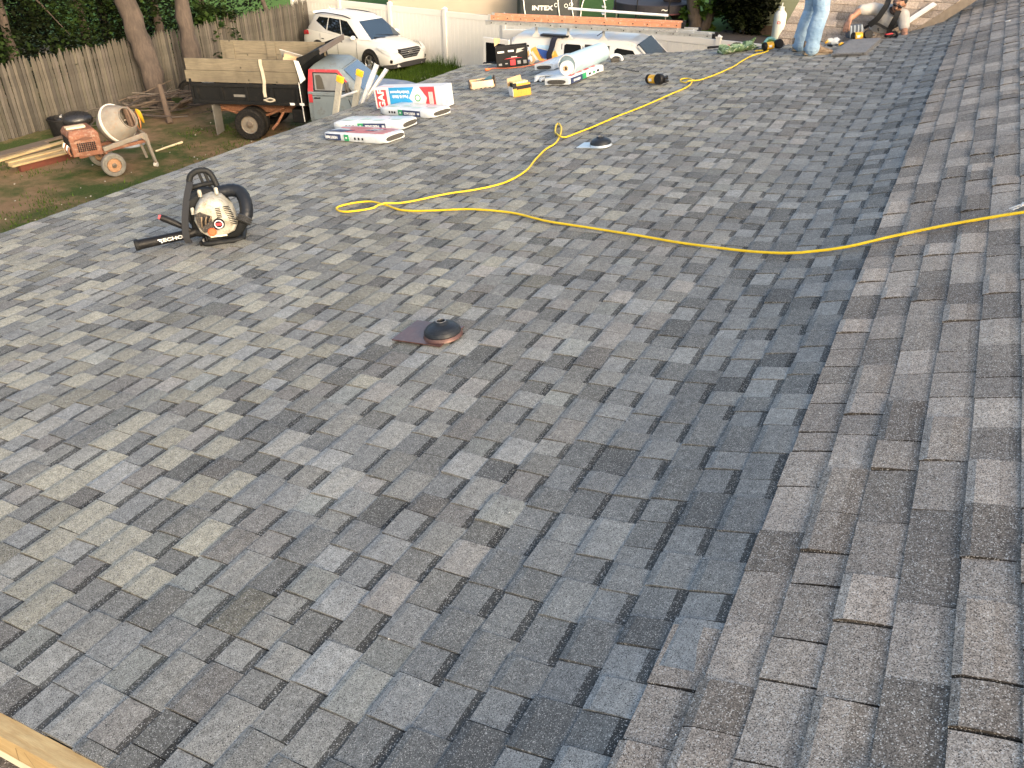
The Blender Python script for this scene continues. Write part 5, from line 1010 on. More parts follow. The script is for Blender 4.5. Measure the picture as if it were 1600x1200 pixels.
# roof rack
for x in (.70, 1.62, 2.62):
    rk = MB(); rk.prism([(x - .13, 2.03), (x + .13, 2.03), (x + .035, 2.14), (x + .03, 2.26), (x - .03, 2.26), (x - .035, 2.14)], .22, .26, 'y'); rk.bx(x - .13, x + .13, .20, .28, 2.0, 2.032)
    rk.bx(x - .03, x + .03, .22, W2 - .22, 2.26, 2.30); rk.prism([(x - .13, 2.03), (x + .13, 2.03), (x + .03, 2.26), (x - .03, 2.26)], W2 - .26, W2 - .22, 'y'); rk.build('roof_rack', VW, vn, smooth=0, bevel=.006)
mb = MB(); mb.tube([(2.64, .24, 2.30), (2.66, .22, 2.46), (2.60, .2, 2.24), (2.45, .2, 2.14)], .012, 6); mb.build('tie_down', BLACKP, vn)
def ladder(lbl, px0, px1, z, mat, h=.09, wdt=.40, nr=14):
    a, b = g(*px0, z), g(*px1, z); t = thing('extension_ladder', lbl, 'ladder', zmat(a, ang_of(a, b)), 'ladders on the van roof'); L = (b - a).length; print('ladder', L, ang_of(a, b), an)
    for yy in (0, wdt):
        mb = MB(); mb.bx(0, L, yy, yy + .03, 0, h); r_ = mb.build('side_rail', mat, t, smooth=0, bevel=.004)
        mb = MB(); mb.bx(0, L, yy - .006 if yy == 0 else yy + .03, yy if yy == 0 else yy + .036, h - .012, h); mb.bx(0, L, yy - .006 if yy == 0 else yy + .03, yy if yy == 0 else yy + .036, 0, .012); mb.build('flange', mat, r_, smooth=0)
    k = 0
    for i in range(nr):
        x = .15 + i * (L - .3) / (nr - 1); mb = MB(); mb.tube([(x, -.012, h * .5), (x, wdt + .042, h * .5)], .016, 8); mb.build('rung', ALU, t, 40)
        mb = MB(); mb.lathe([(0, 0), (.017, 0), (.017, .004), (0, .004)], 8, Matrix.Translation((x, -.0135, h * .5)) @ Matrix.Rotation(R(90), 4, 'X')); mb.build('rung_end', DARKP, t)
    for x in (0, L):
        for yc in (0, wdt): mb = MB(); mb.bx(x - .03, x + .05, yc - .012, yc + .042, -.01, h + .01); mb.build('foot_cap', DARKP if x else ALU, t, smooth=0)
    return t
OF = M('fibreglass', (.50, .23, .13), .5, var=.15, scale=5, dirt=(.6, .5, .42), dirt_amt=.2)
ladder('orange fibreglass ladder on top of the van rack', (764, 31), (1066, 44), 2.44, OF, .12)
ladder('aluminium ladder just below the orange one on the van rack', (760, 38), (1090, 54), 2.31, ALU, .10)
ladder('aluminium ladder on the far side of the van rack with long front overhang', (775, 37), (1114, 60), 2.31, ALU, .09, .36)
t = MB(); t.tube([(1.25, 1.35, 2.62), (4.1, 1.35, 2.58)], .035, 10); o = t.build('white_pipe', WPRINT, smooth=40); o.matrix_world = vn.matrix_world.copy(); tag(o, 'white plastic pipe lying along the top of the van rack', 'pipe')
t = MB(); t.tube([(1.05, 1.36, 2.60), (1.05, 1.36, 2.90)], .01, 6); t.bx(.98, 4.2, 1.30, 1.36, 2.47, 2.72) if False else None
mb = MB(); q = catmull([(1.30, .10, 2.07), (1.26, .02, 1.98), (1.22, -.02, 1.78), (1.16, -.03, 1.62), (1.18, -.03, 1.45)], 5)
mb.loft([[(p.x - .07, p.y, p.z), (p.x + .09, p.y - .02, p.z), (p.x + .09, p.y + .01, p.z), (p.x - .07, p.y + .03, p.z)] for p in q]); o = mb.build('dark_jacket', M('dark_navy', (.012, .014, .028), .9), smooth=60); o.matrix_world = vn.matrix_world.copy(); tag(o, 'dark navy garment hung over the side of the van', 'garment')
mb = MB(); mb.bx(.85, 1.65, .12, .34, 2.06, 2.10); o = mb.build('roof_tray', BLACKP, smooth=0, bevel=.01); o.matrix_world = vn.matrix_world.copy(); tag(o, 'dark flat tray on the van roof above the sign', 'tray')
# ================================================================ YARD
# ---------------- cement mixer
w1, w2 = g(182, 275), g(160, 257); ayd = (w2 - w1); ayd.z = 0; ayd.normalize(); an = math.atan2(ayd.y, ayd.x) - R(90)
mx_ = thing('cement_mixer', 'old towable cement mixer with an orange engine box and grey drum', 'cement mixer', zmat(w1, an, 0))
MO = M('mixer_orange', (.19, .075, .04), .65, var=.2, scale=5, dirt=(.30, .22, .17), dirt_amt=.35); MG = M('mixer_grey', (.21, .19, .16), .75, var=.25, scale=5, dirt=(.22, .15, .10), dirt_amt=.4); TYO = M('old_tyre', (.20, .19, .165), .9, var=.3, dirt=(.12, .11, .09), dirt_amt=.4)
for y, sd_ in ((.0, -1), (1.0, 1)):
    wh = wheel(mx_, (0, y, .26), .26, .17, M('mixer_rim', (.38, .22, .12), .6, dirt=(.25, .12, .06), dirt_amt=.4, scale=14), sd_, 0, .60, True); wh.data.materials[0] = TYO
mb = MB(); mb.tube([(0, .05, .26), (0, .95, .26)], .035, 8); mb.build('axle', RUST, mx_, 60)
mb = MB(); mb.beam((-.62, .22, .50), (.95, .22, .62), .07, .07); mb.beam((-.62, .78, .50), (.95, .78, .62), .07, .07); mb.beam((-.05, .22, .50), (0, .1, .26), .06, .06); mb.beam((-.05, .78, .50), (0, .9, .26), .06, .06); mb.build('frame', MO, mx_, smooth=0, bevel=.008)
bx_ = MB(); bx_.loft([[(-.74, .16, .52), (-.12, .10, .50), (-.12, .86, .50), (-.74, .86, .52)], [(-.74, .16, .98), (-.12, .10, .98), (-.12, .86, .98), (-.74, .86, .98)], [(-.68, .24, 1.08), (-.18, .18, 1.08), (-.18, .80, 1.08), (-.68, .80, 1.08)]]); eb = bx_.build('engine_box', MO, mx_, 20, bevel=.02)
for i in range(9):
    for k in range(5):
        mb = MB(); mb.box((-.60 + .043 * i, .135 - .005 * i * 43 / 50, .64 + .04 * k), (.03, .02, .028)); mb.build('grille_hole', DARKP, eb, smooth=0)
mb = MB(); mb.prism([(-.66, .89), (-.56, .90), (-.48, .93), (-.40, .94), (-.34, .92), (-.24, .91), (-.24, .88), (-.34, .875), (-.42, .86), (-.48, .87), (-.56, .885), (-.66, .87)], .115, .14, 'y'); mb.build('winged_emblem', M('emblem_dark', (.12, .05, .03), .7), eb, smooth=0)
mb = MB(); mb.bx(-.752, -.735, .25, .75, .56, .92); mb.build('open_end', DARKP, eb, smooth=0)
mb = MB(); mb.bx(-.70, -.30, .36, .55, 1.082, 1.12); mb.build('wood_offcut', M('pale_wood', (.66, .55, .36), .7), mx_, smooth=0)
for k in range(7): mb = MB(); mb.tube([(-.78, .2 + .08 * k, .55 + .02 * (k % 3)), (-.80, .22 + .08 * k, .66), (-.76, .24 + .08 * k, .74)], .022, 6); mb.build('engine_part', random.choice([STEEL, RUST, M('tan_part', (.5, .42, .28), .6)]), mx_, 60)
# drum tipped to the right and towards the roof
dm = Matrix.Translation((.40, .48, 1.02)) @ Vector((.50, -.72, .42)).to_track_quat('Z', 'Y').to_matrix().to_4x4()
mb = MB(); mb.lathe([(.0, -.34), (.24, -.34), (.36, -.24), (.43, -.06), (.44, .0), (.425, .03), (.36, .20), (.26, .36), (.24, .37), (.245, .40), (.225, .40), (.215, .36), (.33, .18), (.40, 0), (.33, -.22), (.2, -.31), (0, -.31)], 40, dm); dr_ = mb.build('drum', MG, mx_, 40)
mb = MB(); mb.lathe([(.437, -.03), (.46, -.025), (.46, .025), (.432, .03)], 40, dm, close=True); mb.build('ring_gear', M('mixer_pale', (.55, .52, .46), .7), dr_, 40)
for k in range(3): mb = MB(); mb.bx(.12, .34, -.02, .02, -.15, .12, dm @ Matrix.Rotation(R(120 * k), 4, 'Z')); mb.build('paddle', MG, dr_, smooth=0)
mb = MB(); mb.beam((-.10, .14, .60), (.84, .12, .78), .06, .10); mb.beam((.84, .12, .80), (.98, .16, .04), .07, .06); mb.beam((.84, .12, .78), (.86, .9, .78), .06, .08); mb.beam((.84, .9, .80), (.98, .86, .04), .07, .06); mb.prism([(.70, .76), (.9, .80), (.93, .55)], .10, .13, 'y'); mb.build('stand', MG, mx_, smooth=0, bevel=.008)
mb = MB(); mb.beam((.72, .45, .80), (.66, .42, 1.34), .10, .10); mb.lathe([(0, 0), (.22, 0), (.23, .03), (0, .04)], 24, Matrix.Translation((.70, .42, 1.16)) @ Matrix.Rotation(R(80), 4, 'Y')); mb.build('yoke', M('yoke_brown', (.18, .12, .09), .7), mx_, 40)
mb = MB(); mb.tube([(.84 + .0, .38 + .17 * math.cos(6.283 * k / 16), 1.05 + .2 * math.sin(6.283 * k / 16)) for k in range(17)], .014, 6, cap=False); mb.build('hand_wheel', M('wheel_orange', (.45, .17, .06), .6), mx_, 60)
mb = MB(); mb.tube([(.93, .18, .05), (.99, .12, .05)], [.05, .05], 10); mb.build('foot_roller', M('mixer_pale', (.55, .52, .46)), mx_, 40)
tw = thing('yellow_rag', 'yellow plastic sack draped on the mixer hand wheel', 'sack', mx_.matrix_world @ Matrix.Translation((.84, .30, 1.18)))
mb = MB(); mb.loft([[(.05 * math.cos(6.283 * i / 8) * s + x, .14 * math.sin(6.283 * i / 8) * s * (1 + .2 * math.sin(i * 2.3)), z) for i in range(8)] for x, z, s in ((0, .14, .3), (.03, .10, .9), (.05, .0, 1.0), (.08, -.10, .7), (.10, -.18, .35))]); mb.build('sack', M('sack_yellow', (.80, .50, .03), .5), tw, 60)
pw = g(205, 226) ; t = thing('metal_tub', 'upturned grey metal tub on the grass under the mixer drum', 'tub', zmat(pw, R(30), 0))
mb = MB(); mb.lathe([(.30, 0), (.31, .02), (.27, .10), (.2, .17), (0, .19)], 28); mb.build('shell', M('tub_grey', (.33, .35, .37), .5, .4), t, 40)
mb = MB(); mb.lathe([(.30, .0), (.335, .0), (.335, .02), (.30, .02)], 28, close=True); mb.build('rim', M('tub_grey', (.33, .35, .37)), t, 40)
p0, p1 = g(244, 238), g(285, 224); t = MB(); t.tube([p0 + Zv * .03, p0.lerp(p1, .5) + Zv * .035, p1 + Zv * .03], [.022, .025, .03], 8); tag(t.build('wooden_stake', M('pale_wood', (.66, .55, .36)), smooth=60), 'pale stick lying on the ground right of the mixer foot', 'stick')
# black tubs behind
p = g(100, 211); t = thing('black_bin', 'black plastic bin with a bulging sack behind the mixer', 'bin', zmat(p, R(40), 0))
mb = MB(); mb.lathe([(0, 0), (.26, 0), (.30, .40), (.325, .42), (.325, .45), (.29, .45), (.25, .06), (0, .05)], 24); mb.build('tub', BLACKP, t, 40)
mb = MB(); mb.ball((.42, -.05, .40), .38, 14, None, (1.1, .9, .55)); mb.ball((.1, 0, .42), .24, 12, None, (1, 1, .4)); mb.build('sack', M('bin_bag', (.02, .02, .022), .25, bmp=.6, scale=3), t, 60)
mb = MB(); mb.bx(-.05, .22, -.18, .02, .50, .53, Matrix.Rotation(R(12), 4, 'Y')); mb.build('lid_scrap', M('grey_print', (.28, .28, .28)), t, smooth=0)
# lumber
PINE = fibre_mat('pine', (.33, .24, .12), (.44, .34, .19), (.29, .20, .10), (3, 40, 40), rough=.7, knots=True)
def board(px0, px1, z, wd, th, mat, lbl, nm='lumber_board', tilt=0):
    a, b = g(*px0, z), g(*px1, z); L = (b - a).length; t = MB(); t.bx(0, L, 0, wd, 0, th); o = t.build(nm, mat, smooth=0, bevel=.003); o.matrix_world = zmat(a, ang_of(a, b), z) @ Matrix.Rotation(tilt, 4, 'X'); tag(o, lbl, 'board', 'boards stacked beside the mixer'); return o
board((-20, 259), (106, 222), .30, .10, .05, PINE, 'upper pale board of the pile left of the mixer, its end at the left edge')
board((14, 256), (114, 231), .22, .16, .04, PINE, 'wide pale board resting on the dark red beam')
board((20, 262), (116, 238), .17, .20, .045, PINE, 'pale cut board with dark marks above the dark red beam')
board((34, 269), (128, 244), .0, .12, .14, M('red_beam', (.12, .035, .022), .8), 'dark red timber beam at the bottom of the board pile')
board((-30, 262), (80, 232), .0, .25, .14, M('grey_lumber', (.13, .10, .075), .9), 'old grey timber under the pale boards')
board((-20, 248), (108, 214), .02, .14, .05, M('grey_lumber', (.22, .17, .12)), 'old brown board on the ground behind the pale boards')
# brush heap and logs
random.seed(41); p = g(268, 180); t = thing('brush_pile', 'heap of cut branches and sticks behind the mixer', 'brush pile', zmat(p, R(70), 0))
for k in range(64):
    x, y = random.gauss(0, 1.0), random.gauss(.3, .42); z = max(.03, .42 * math.exp(-x * x / 1.6) * random.random() * 1.7); a = random.gauss(0, .55); L = random.uniform(.6, 1.9); r_ = random.choice([.012, .016, .02, .03, .045]); dz = random.gauss(0, .12)
    d_ = Vector((math.cos(a), math.sin(a), dz)) * L / 2; c_ = Vector((x, y, z + .05)); pts_ = [c_ - d_, c_ + Vector((0, random.gauss(0, .05), random.gauss(0, .05))), c_ + d_]; pts_ = [Vector((q.x, q.y, max(.02, q.z))) for q in pts_]
    mb = MB(); mb.tube(catmull(pts_, 3), [r_ * (1 - .07 * i) for i in range(7)], 6); mb.build('branch', random.choice([BARK, BARK, M('branch_grey', (.12, .10, .082), .9), M('branch_dark', (.09, .065, .045), .9)]), t, 60)
p0, p1 = g(266, 193), pd(249, 133, g(266, 193).y + .35); mb = MB(); mb.tube([p0, p0.lerp(p1, .5), p1], [.085, .075, .065], 12); tag(mb.build('leaning_log', M('log_brown', (.10, .07, .05), .9, scale=9, bmp=.4), smooth=60), 'cut log propped against the leaning tree trunk', 'log')
p0, p1 = g(278, 168, .12), g(296, 158, .45); mb = MB(); mb.tube([p0, p0.lerp(p1, .6) + Zv * .05, p1], [.09, .075, .06], 10); tag(mb.build('forked_log', M('log_brown', (.22, .15, .1)), smooth=60), 'reddish cut log at the right of the brush pile by the truck', 'log')
p = g(298, 158); t = thing('scrap_tyre', 'dark old tyre leaning on the tailgate of the dump truck', 'tyre', zmat(p, R(60), .3)); mb = MB(); mb.lathe([(.17, -.09), (.28, -.1), (.31, 0), (.28, .1), (.17, .09)], 24, Matrix.Rotation(R(80), 4, 'X'), close=True); mb.build('casing', TYRE, t, 50)
# ladder propped on the eave and metal strips
Le = [Vector((XE - .06, 0, 0))]
def eave_y(u, v):
    r = ray(u, v); t_ = (XE - .05 - C0.x) / r.x; return (C0 + r * t_)
e1, e2 = eave_y(526, 176), eave_y(557, 166); c1_, c2_ = pd(532, 140, e1.y + .0), pd(562, 130, e2.y)
t = thing('propped_ladder', 'aluminium ladder with yellow end caps propped against the eave', 'ladder', Matrix.Identity(4))
for yv in (e1.y, e1.y + .42):
    top = Vector((XE + .06, yv, zr(XE) + .40)); bot = Vector((XE - 1.05, yv, 0.02)); mb = MB(); mb.beam(bot, top, .03, .085, up=(0, 0, 1)); mb.build('side_rail', M('ladder_grey', (.46, .44, .38), .5, .4, dirt=(.3, .28, .24)), t, smooth=0, bevel=.004)
    mb = MB(); d_ = (top - bot).normalized(); mb.beam(top - d_ * .02, top + d_ * .06, .042, .10); mb.build('end_cap', YELLOW, t, smooth=0, bevel=.008)
for k in range(11):
    f = .06 + k * .088; a = Vector((XE - 1.05, e1.y, .02)).lerp(Vector((XE + .06, e1.y, zr(XE) + .40)), f); mb = MB(); mb.tube([a, a + Vector((0, .42, 0))], .018, 8); mb.build('rung', ALU, t, 40)
for k, (uv0, uv1, lb) in enumerate((((566, 158), (588, 101), 'left of two bright metal strips rising behind the ladder'), ((571, 155), (603, 108), 'right of two bright metal strips rising behind the ladder'))):
    e = eave_y(*uv0); tp = pd(uv1[0], uv1[1], e.y + .35); d_ = (tp - e).normalized(); mb = MB(); bt = e - d_ * (e.z / d_.z) * .98; 
    mb.beam(bt, tp, .09 if k == 0 else .05, .012, up=(1, .3, .2)); mb.beam(bt + Vector((.02, 0, .0)), tp + Vector((.02, 0, 0)), .012, .05, up=(1, .3, .2)); tag(mb.build('metal_channel', ALU, smooth=0), lb, 'metal strip', 'metal strips behind the ladder')
# ================================================================ BEYOND THE VINYL FENCE
# above-ground pool
pa, pb = g(808, 36), g(905, 36); an = ang_of(pa, pb); PL = (pb - pa).length
t = thing('frame_pool', 'black walled above ground pool beyond the vinyl fence', 'pool', zmat(pa, an, 0)); PW = 3.0
PB = M('pool_black', (.022, .026, .03), .5, var=.25)
mb = MB(); mb.prism(rrect(0, PL, 0, PW, .25), 0, 1.05, 'z'); mb.build('liner', PB, t, 40)
mb = MB(); mb.prism(rrect(.04, PL - .04, .04, PW - .04, .22), 1.051, 1.10, 'z'); mb.build('cover', M('pool_teal', (.10, .42, .45), .4, bmp=.3), t, 40)
mb = MB(); q = rrect(0, PL, 0, PW, .25); mb.tube([(x, y, 1.08) for x, y in q] + [(q[0][0], q[0][1], 1.08)], .045, 8); mb.build('top_rail', M('rail_grey', (.25, .28, .3), .5), t, 60)
lettering(t, 'INTEX', .26, face_mx((PL * .40, -.012, .62), (1, 0, 0), (0, 0, 1)), WPRINT, 'lettering', 1.25, .008)
for x in (.32, PL * .66, PL - .35): mb = MB(); mb.tube([(x - .05, -.02, 1.05), (x, -.06, .6), (x + .12, -.10, .02)], .025, 8); mb.build('leg', WPRINT, t, 60)
for x, z in ((PL * .62, .75), (PL * .78, .72), (PL * .86, .78)): mb = MB(); mb.lathe([(.06, 0), (.085, 0), (.085, .01), (.06, .01)], 16, Matrix.Translation((x, -.008, z)) @ Matrix.Rotation(R(90), 4, 'X'), close=True); mb.build('printed_icon', WPRINT, t, 30)
t = thing('pool_ladder', 'white tubular ladder at the right end of the black pool', 'ladder', zmat(pb, an, 0))
for yy in (0.3, .75): mb = MB(); mb.tube(catmull([(.05, yy, .0), (.12, yy, .7), (.30, yy, 1.1), (.62, yy, 1.3), (.95, yy, 1.1), (1.15, yy, .7), (1.2, yy, .0)], 5), .028, 8); mb.build('rail', WPRINT if yy < .5 else DARKP, t, 60)
for z in (.3, .6, .9): mb = MB(); mb.bx(1.05, 1.22, .3, .75, z, z + .03); mb.build('step', WPRINT, t, smooth=0)
# trampoline
p = g(1018, 34); t = thing('trampoline', 'big round black trampoline with dark skirt on the lawn', 'trampoline', zmat(p, HEAD, 0)); RA = 1.75
mb = MB(); mb.lathe([(0, .86), (RA - .25, .86), (RA - .25, .88), (RA, .89), (RA + .02, .87), (RA, .55), (RA - .05, .53), (RA - .06, .84), (0, .84)], 40); mb.build('mat_and_skirt', M('tramp_dark', (.022, .02, .03), .7, var=.4), t, 40)
mb = MB(); mb.tube([((RA + .02) * math.cos(6.283 * k / 40), (RA + .02) * math.sin(6.283 * k / 40), .53) for k in range(41)], .03, 6, cap=False); mb.build('skirt_hem', M('tramp_red', (.10, .03, .04), .7), t, 60)
for k in range(8):
    a = 6.283 * k / 8 + .2; mb = MB(); mb.tube([(RA * .97 * math.cos(a), RA * .97 * math.sin(a), 0), (RA * .97 * math.cos(a), RA * .97 * math.sin(a), .85)], .025, 8); mb.build('leg', DARKP if k % 2 else STEEL, t, 60)
    mb = MB(); mb.tube([(RA * 1.03 * math.cos(a + .05), RA * 1.03 * math.sin(a + .05), .4), (RA * 1.03 * math.cos(a + .05), RA * 1.03 * math.sin(a + .05), 2.6)], .025, 8); mb.build('net_pole', DARKP, t, 60)
lettering(t, '~', .5, face_mx((.25, -RA - .03, .74), (1, 0, 0), (0, 0, 1)), WPRINT, 'skirt_mark')
# tan building with slate roof left of the pool
pa, pb = g(700, 22), g(808, 26); pa = pa + (pb - pa) * 0; an = ang_of(pa, pb); L = (pb - pa).length
bl = thing('tan_shed', 'tan sided shed with a slate blue roof beyond the vinyl fence', 'shed', zmat(pb, an, 0)); TAN = M('tan_siding', (.38, .32, .26), .6, var=.05, scale=1)
mb = MB(); mb.bx(-L - 3, -.02, .02, 4.0, 0, 2.3); mb.build('wall', M('tan_under', (.34, .29, .24), .8), bl, smooth=0)
for k in range(19):
    z = .05 + k * .118; mb = MB(); mb.add([(-L - 3, -.028, z), (0, -.028, z), (0, .0, z + .122), (-L - 3, .0, z + .122), (-L - 3, .02, z), (0, .02, z), (0, .02, z + .122), (-L - 3, .02, z + .122)], [(0, 1, 2, 3), (0, 4, 5, 1), (1, 5, 6, 2), (3, 2, 6, 7), (0, 3, 7, 4)]); mb.build('siding_board', TAN, bl, smooth=0)
mb = MB(); mb.bx(-.005, .03, -.05, .02, 0, 2.3); mb.build('corner_trim', TAN, bl, smooth=0)
mb = MB(); mb.add([(-L - 3.3, -.45, 1.75), (-1.25, -.45, 1.75), (-.7, 2.0, 3.4), (-L - 3.3, 2.0, 3.4), (-L - 3.3, -.45, 1.63), (-1.25, -.45, 1.63), (-.7, 2.0, 3.28), (-L - 3.3, 2.0, 3.28)], [(0, 1, 2, 3), (4, 7, 6, 5), (0, 4, 5, 1), (1, 5, 6, 2), (2, 6, 7, 3), (3, 7, 4, 0)]); mb.build('roof', M('slate_roof', (.12, .15, .19), .8, scale=20), bl, smooth=0)
mb = MB(); mb.bx(-L - 3.3, -1.25, -.48, -.452, 1.58, 1.76); mb.build('fascia', DARKP, bl, smooth=0)
# green house at the right, with a gas cylinder
p = g(1183, 54); p2 = g(1240, 58); an = ang_of(p, p2); gh = thing('green_house', 'sage green sided house wall behind the brown wing roof', 'house', zmat(p, an, 0)); GS = M('green_siding', (.145, .16, .105), .6, var=.06, scale=1)
mb = MB(); mb.bx(0, 7, .03, 5, .0, 4.2); mb.build('core', M('green_under', (.12, .13, .09), .8), gh, smooth=0)
for k in range(32):
    z = .38 + k * .118; mb = MB(); mb.add([(.06, -.03, z), (7, -.03, z), (7, .0, z + .122), (.06, .0, z + .122), (.06, .029, z), (7, .029, z), (7, .029, z + .122), (.06, .029, z + .122)], [(0, 1, 2, 3), (0, 4, 5, 1), (1, 5, 6, 2), (3, 2, 6, 7), (0, 3, 7, 4)]); mb.build('siding_board', GS, gh, smooth=0)
mb = MB(); mb.bx(-.02, .058, -.05, .029, .3, 4.2); mb.build('corner_trim', GS, gh, smooth=0)
mb = MB(); mb.bx(.0, 7, -.01, .029, 0, .37); mb.build('foundation', M('foundation', (.10, .065, .045), .9), gh, smooth=0)
mb = MB(); mb.bx(.28, .34, -.09, -.031, 2.05, 2.3); mb.bx(.40, .46, -.09, -.031, 2.1, 2.3); mb.build('wall_box', DARKP, gh, smooth=0)
p = g(1216, 58) + Vector((0, -.25, 0)); t = thing('gas_cylinder', 'tall white gas cylinder with a red tag beside the green house', 'gas cylinder', zmat(p, an, 0))
mb = MB(); mb.lathe([(.23, 0), (.25, .03), (.25, .86), (.23, .95), (.14, 1.05), (.08, 1.07), (.0, 1.07)], 28); mb.build('tank', M('tank_white', (.58, .61, .62), .35, var=.06), t, 40)
mb = MB(); mb.lathe([(.10, 1.06), (.12, 1.07), (.12, 1.20), (.10, 1.20)], 20, None, close=True); mb.ball((0, 0, 1.16), .06, 10); mb.tube([(0, 0, 1.1), (.02, 0, 1.34)], .025, 8); mb.build('collar', M('tank_white', (.58, .61, .62)), t, 40)
mb = MB(); mb.box((.02, -.255, .62), (.13, .012, .10)); mb.build('red_tag', RED, t, smooth=0)
mb = MB(); mb.box((.02, -.263, .62), (.075, .004, .05)); mb.build('tag_field', WPRINT, t, smooth=0)
p = g(1172, 52); t = thing('downspout_elbow', 'white downspout elbow lying by the green house corner', 'downspout', zmat(p, 0, 0)); mb = MB(); mb.tube(catmull([(-.5, 0, .06), (-.2, 0, .08), (0, 0, .12), (.12, 0, .3)], 4), .05, 8); mb.build('pipe', WHITEP, t, 60)
mb = MB(); a, b = g(1120, 53), g(1200, 61); mb.add([a + Vector((0, 1.2, .012)), b + Vector((0, .6, .012)), b + Vector((0, -1.6, .012)), a + Vector((0, -1.2, .012))], [(0, 1, 2, 3)]); tag(mb.build('mulch_bed', M('mulch', (.035, .03, .03), .95, scale=15, bmp=.6), smooth=0), kind='structure')
# ================================================================ PEOPLE
SKIN = M('skin', (.36, .185, .115), .5, var=.15, scale=14); HAIR = M('hair', (.012, .011, .011), .7); SHIRT = M('shirt', (.44, .42, .39), .9, var=.12, scale=9, bmp=.5); KHAKI = M('khaki', (.30, .26, .18), .9, bmp=.5)
def denim():
    m, n, l, b = nodes_of('denim'); tc = n.new('ShaderNodeTexCoord'); o = tc.outputs['Object']; f = noise_n(n, l, mapped(n, l, o, (5, 5, 2.5)), 1, 5); f2 = noise_n(n, l, o, 5, 3)
    c = mixc(n, l, ramp(n, l, f, .3, .7), (.12, .21, .33), (.29, .42, .56)); c = mixc(n, l, ramp(n, l, f2, .45, .9), c, (.36, .48, .58)); l.new(c, b.inputs['Base Color']); b.inputs['Roughness'].default_value = .9
    bump(n, l, b, noise_n(n, l, mapped(n, l, o, (7, 7, 16)), 1, 4), .9, .035); MATS['denim'] = m; return m
def head(parent, C, f, u, glasses=True):
    f = Vector(f).normalized(); u = Vector(u); u = (u - f * u.dot(f)).normalized(); r = f.cross(u); mx = Matrix((r, f, u)).transposed().to_4x4(); mx.translation = Vector(C)
    def ex(mb):
        mb.ball((0, -.015, .03), .092, 16, mx, (.85, 1.08, 1.0)); mb.ball((0, .022, -.055), .062, 14, mx, (.98, 1.0, .95)); mb.ball((0, .035, -.015), .066, 14, mx, (1.02, .9, 1.1))
        mb.tube([mx @ Vector((0, .088, .018)), mx @ Vector((0, .108, -.018)), mx @ Vector((0, .096, -.03))], [.010, .016, .012], 8)
        for s_ in (-1, 1): mb.ball((s_ * .083, -.012, .0), .028, 10, mx, (.4, .8, 1.15)); mb.ball((s_ * .03, .088, .045), .016, 8, mx, (1.4, .7, .6))
        mb.ball((0, .086, -.058), .018, 8, mx, (1.5, .7, .5)); mb.ball((0, .074, -.10), .022, 8, mx)
        mb.tube([mx @ Vector((0, -.02, -.05)), mx @ Vector((0, -.045, -.14))], [.058, .06], 12)
    h = blob('head', [], SKIN, parent, .009, ex, 3)
    mb = MB(); mb.ball((0, -.030, .048), .0935, 18, mx, (.90, 1.02, .92)); mb.ball((0, .045, .10), .03, 10, mx, (1.7, .9, .5)); mb.build('hair', HAIR, parent, 60)
    mb = MB()
    for k in range(15):
        a = R(-80 + 160 * k / 14); mb.ball((.070 * math.sin(a), .028 + .052 * math.cos(a), -.075 - .028 * math.cos(a)), .020, 8, mx, (1, .8, 1.2))
    mb.ball((0, .093, -.040), .017, 8, mx, (1.9, .6, .45)); mb.build('beard', M('beard', (.035, .024, .02), .9), parent, 60)
    if glasses:
        gl = MB()
        for s_ in (-1, 1): gl.ball((s_ * .036, .094, .018), .032, 12, mx, (1.05, .35, .68)); gl.tube([mx @ Vector((s_ * .066, .08, .024)), mx @ Vector((s_ * .085, -.01, .018))], .005, 6)
        gl.tube([mx @ Vector((-.02, .108, .024)), mx @ Vector((.02, .108, .024))], .006, 6); gl.build('sunglasses', glass_mat('shades', (.01, .006, .006)), parent, 60)
    else:
        gl = MB()
        for s_ in (-1, 1): gl.ball((s_ * .034, .088, .016), .013, 10, mx, (1.2, .6, .8))
        gl.build('eyes', WPRINT, parent, 60)
    return h
def hand(name, parent, wrist, d, up, mat, curl=.6, s=1.0, flip=1):
    """palm plus five fingers; d = direction of the fingers, up = back of the hand"""
    d = Vector(d).normalized(); up = Vector(up); up = (up - d * up.dot(d)).normalized(); sd_ = d.cross(up) * flip; W_ = Vector(wrist)
    def P(a, b, c): return W_ + (d * a + sd_ * b + up * c) * s
    ch = [([P(-.04, 0, 0), P(.02, 0, 0)], [.030 * s, .028 * s])]
    for b in (-.030, -.010, .010, .030): ch.append(([P(.015, b * .6, 0), P(.088, b, 0)], [.019 * s, .013 * s]))
    for b, L in ((-.034, .062), (-.012, .076), (.011, .082), (.033, .072)):
        c1 = curl * .5; ch.append(([P(.088, b, 0), P(.088 + L * .45, b * 1.12, -L * .18 * curl), P(.088 + L * .78, b * 1.2, -L * .5 * curl), P(.088 + L * (1.0 - .2 * curl), b * 1.22, -L * .85 * curl)], [.0105 * s, .0098 * s, .009 * s, .0078 * s]))
    ch.append(([P(.02, .025, -.005), P(.05, .055, -.015), P(.08, .066, -.028), P(.102, .064, -.042)], [.017 * s, .014 * s, .011 * s, .009 * s]))
    return blob(name, ch, mat, parent, .0055, None, 2)
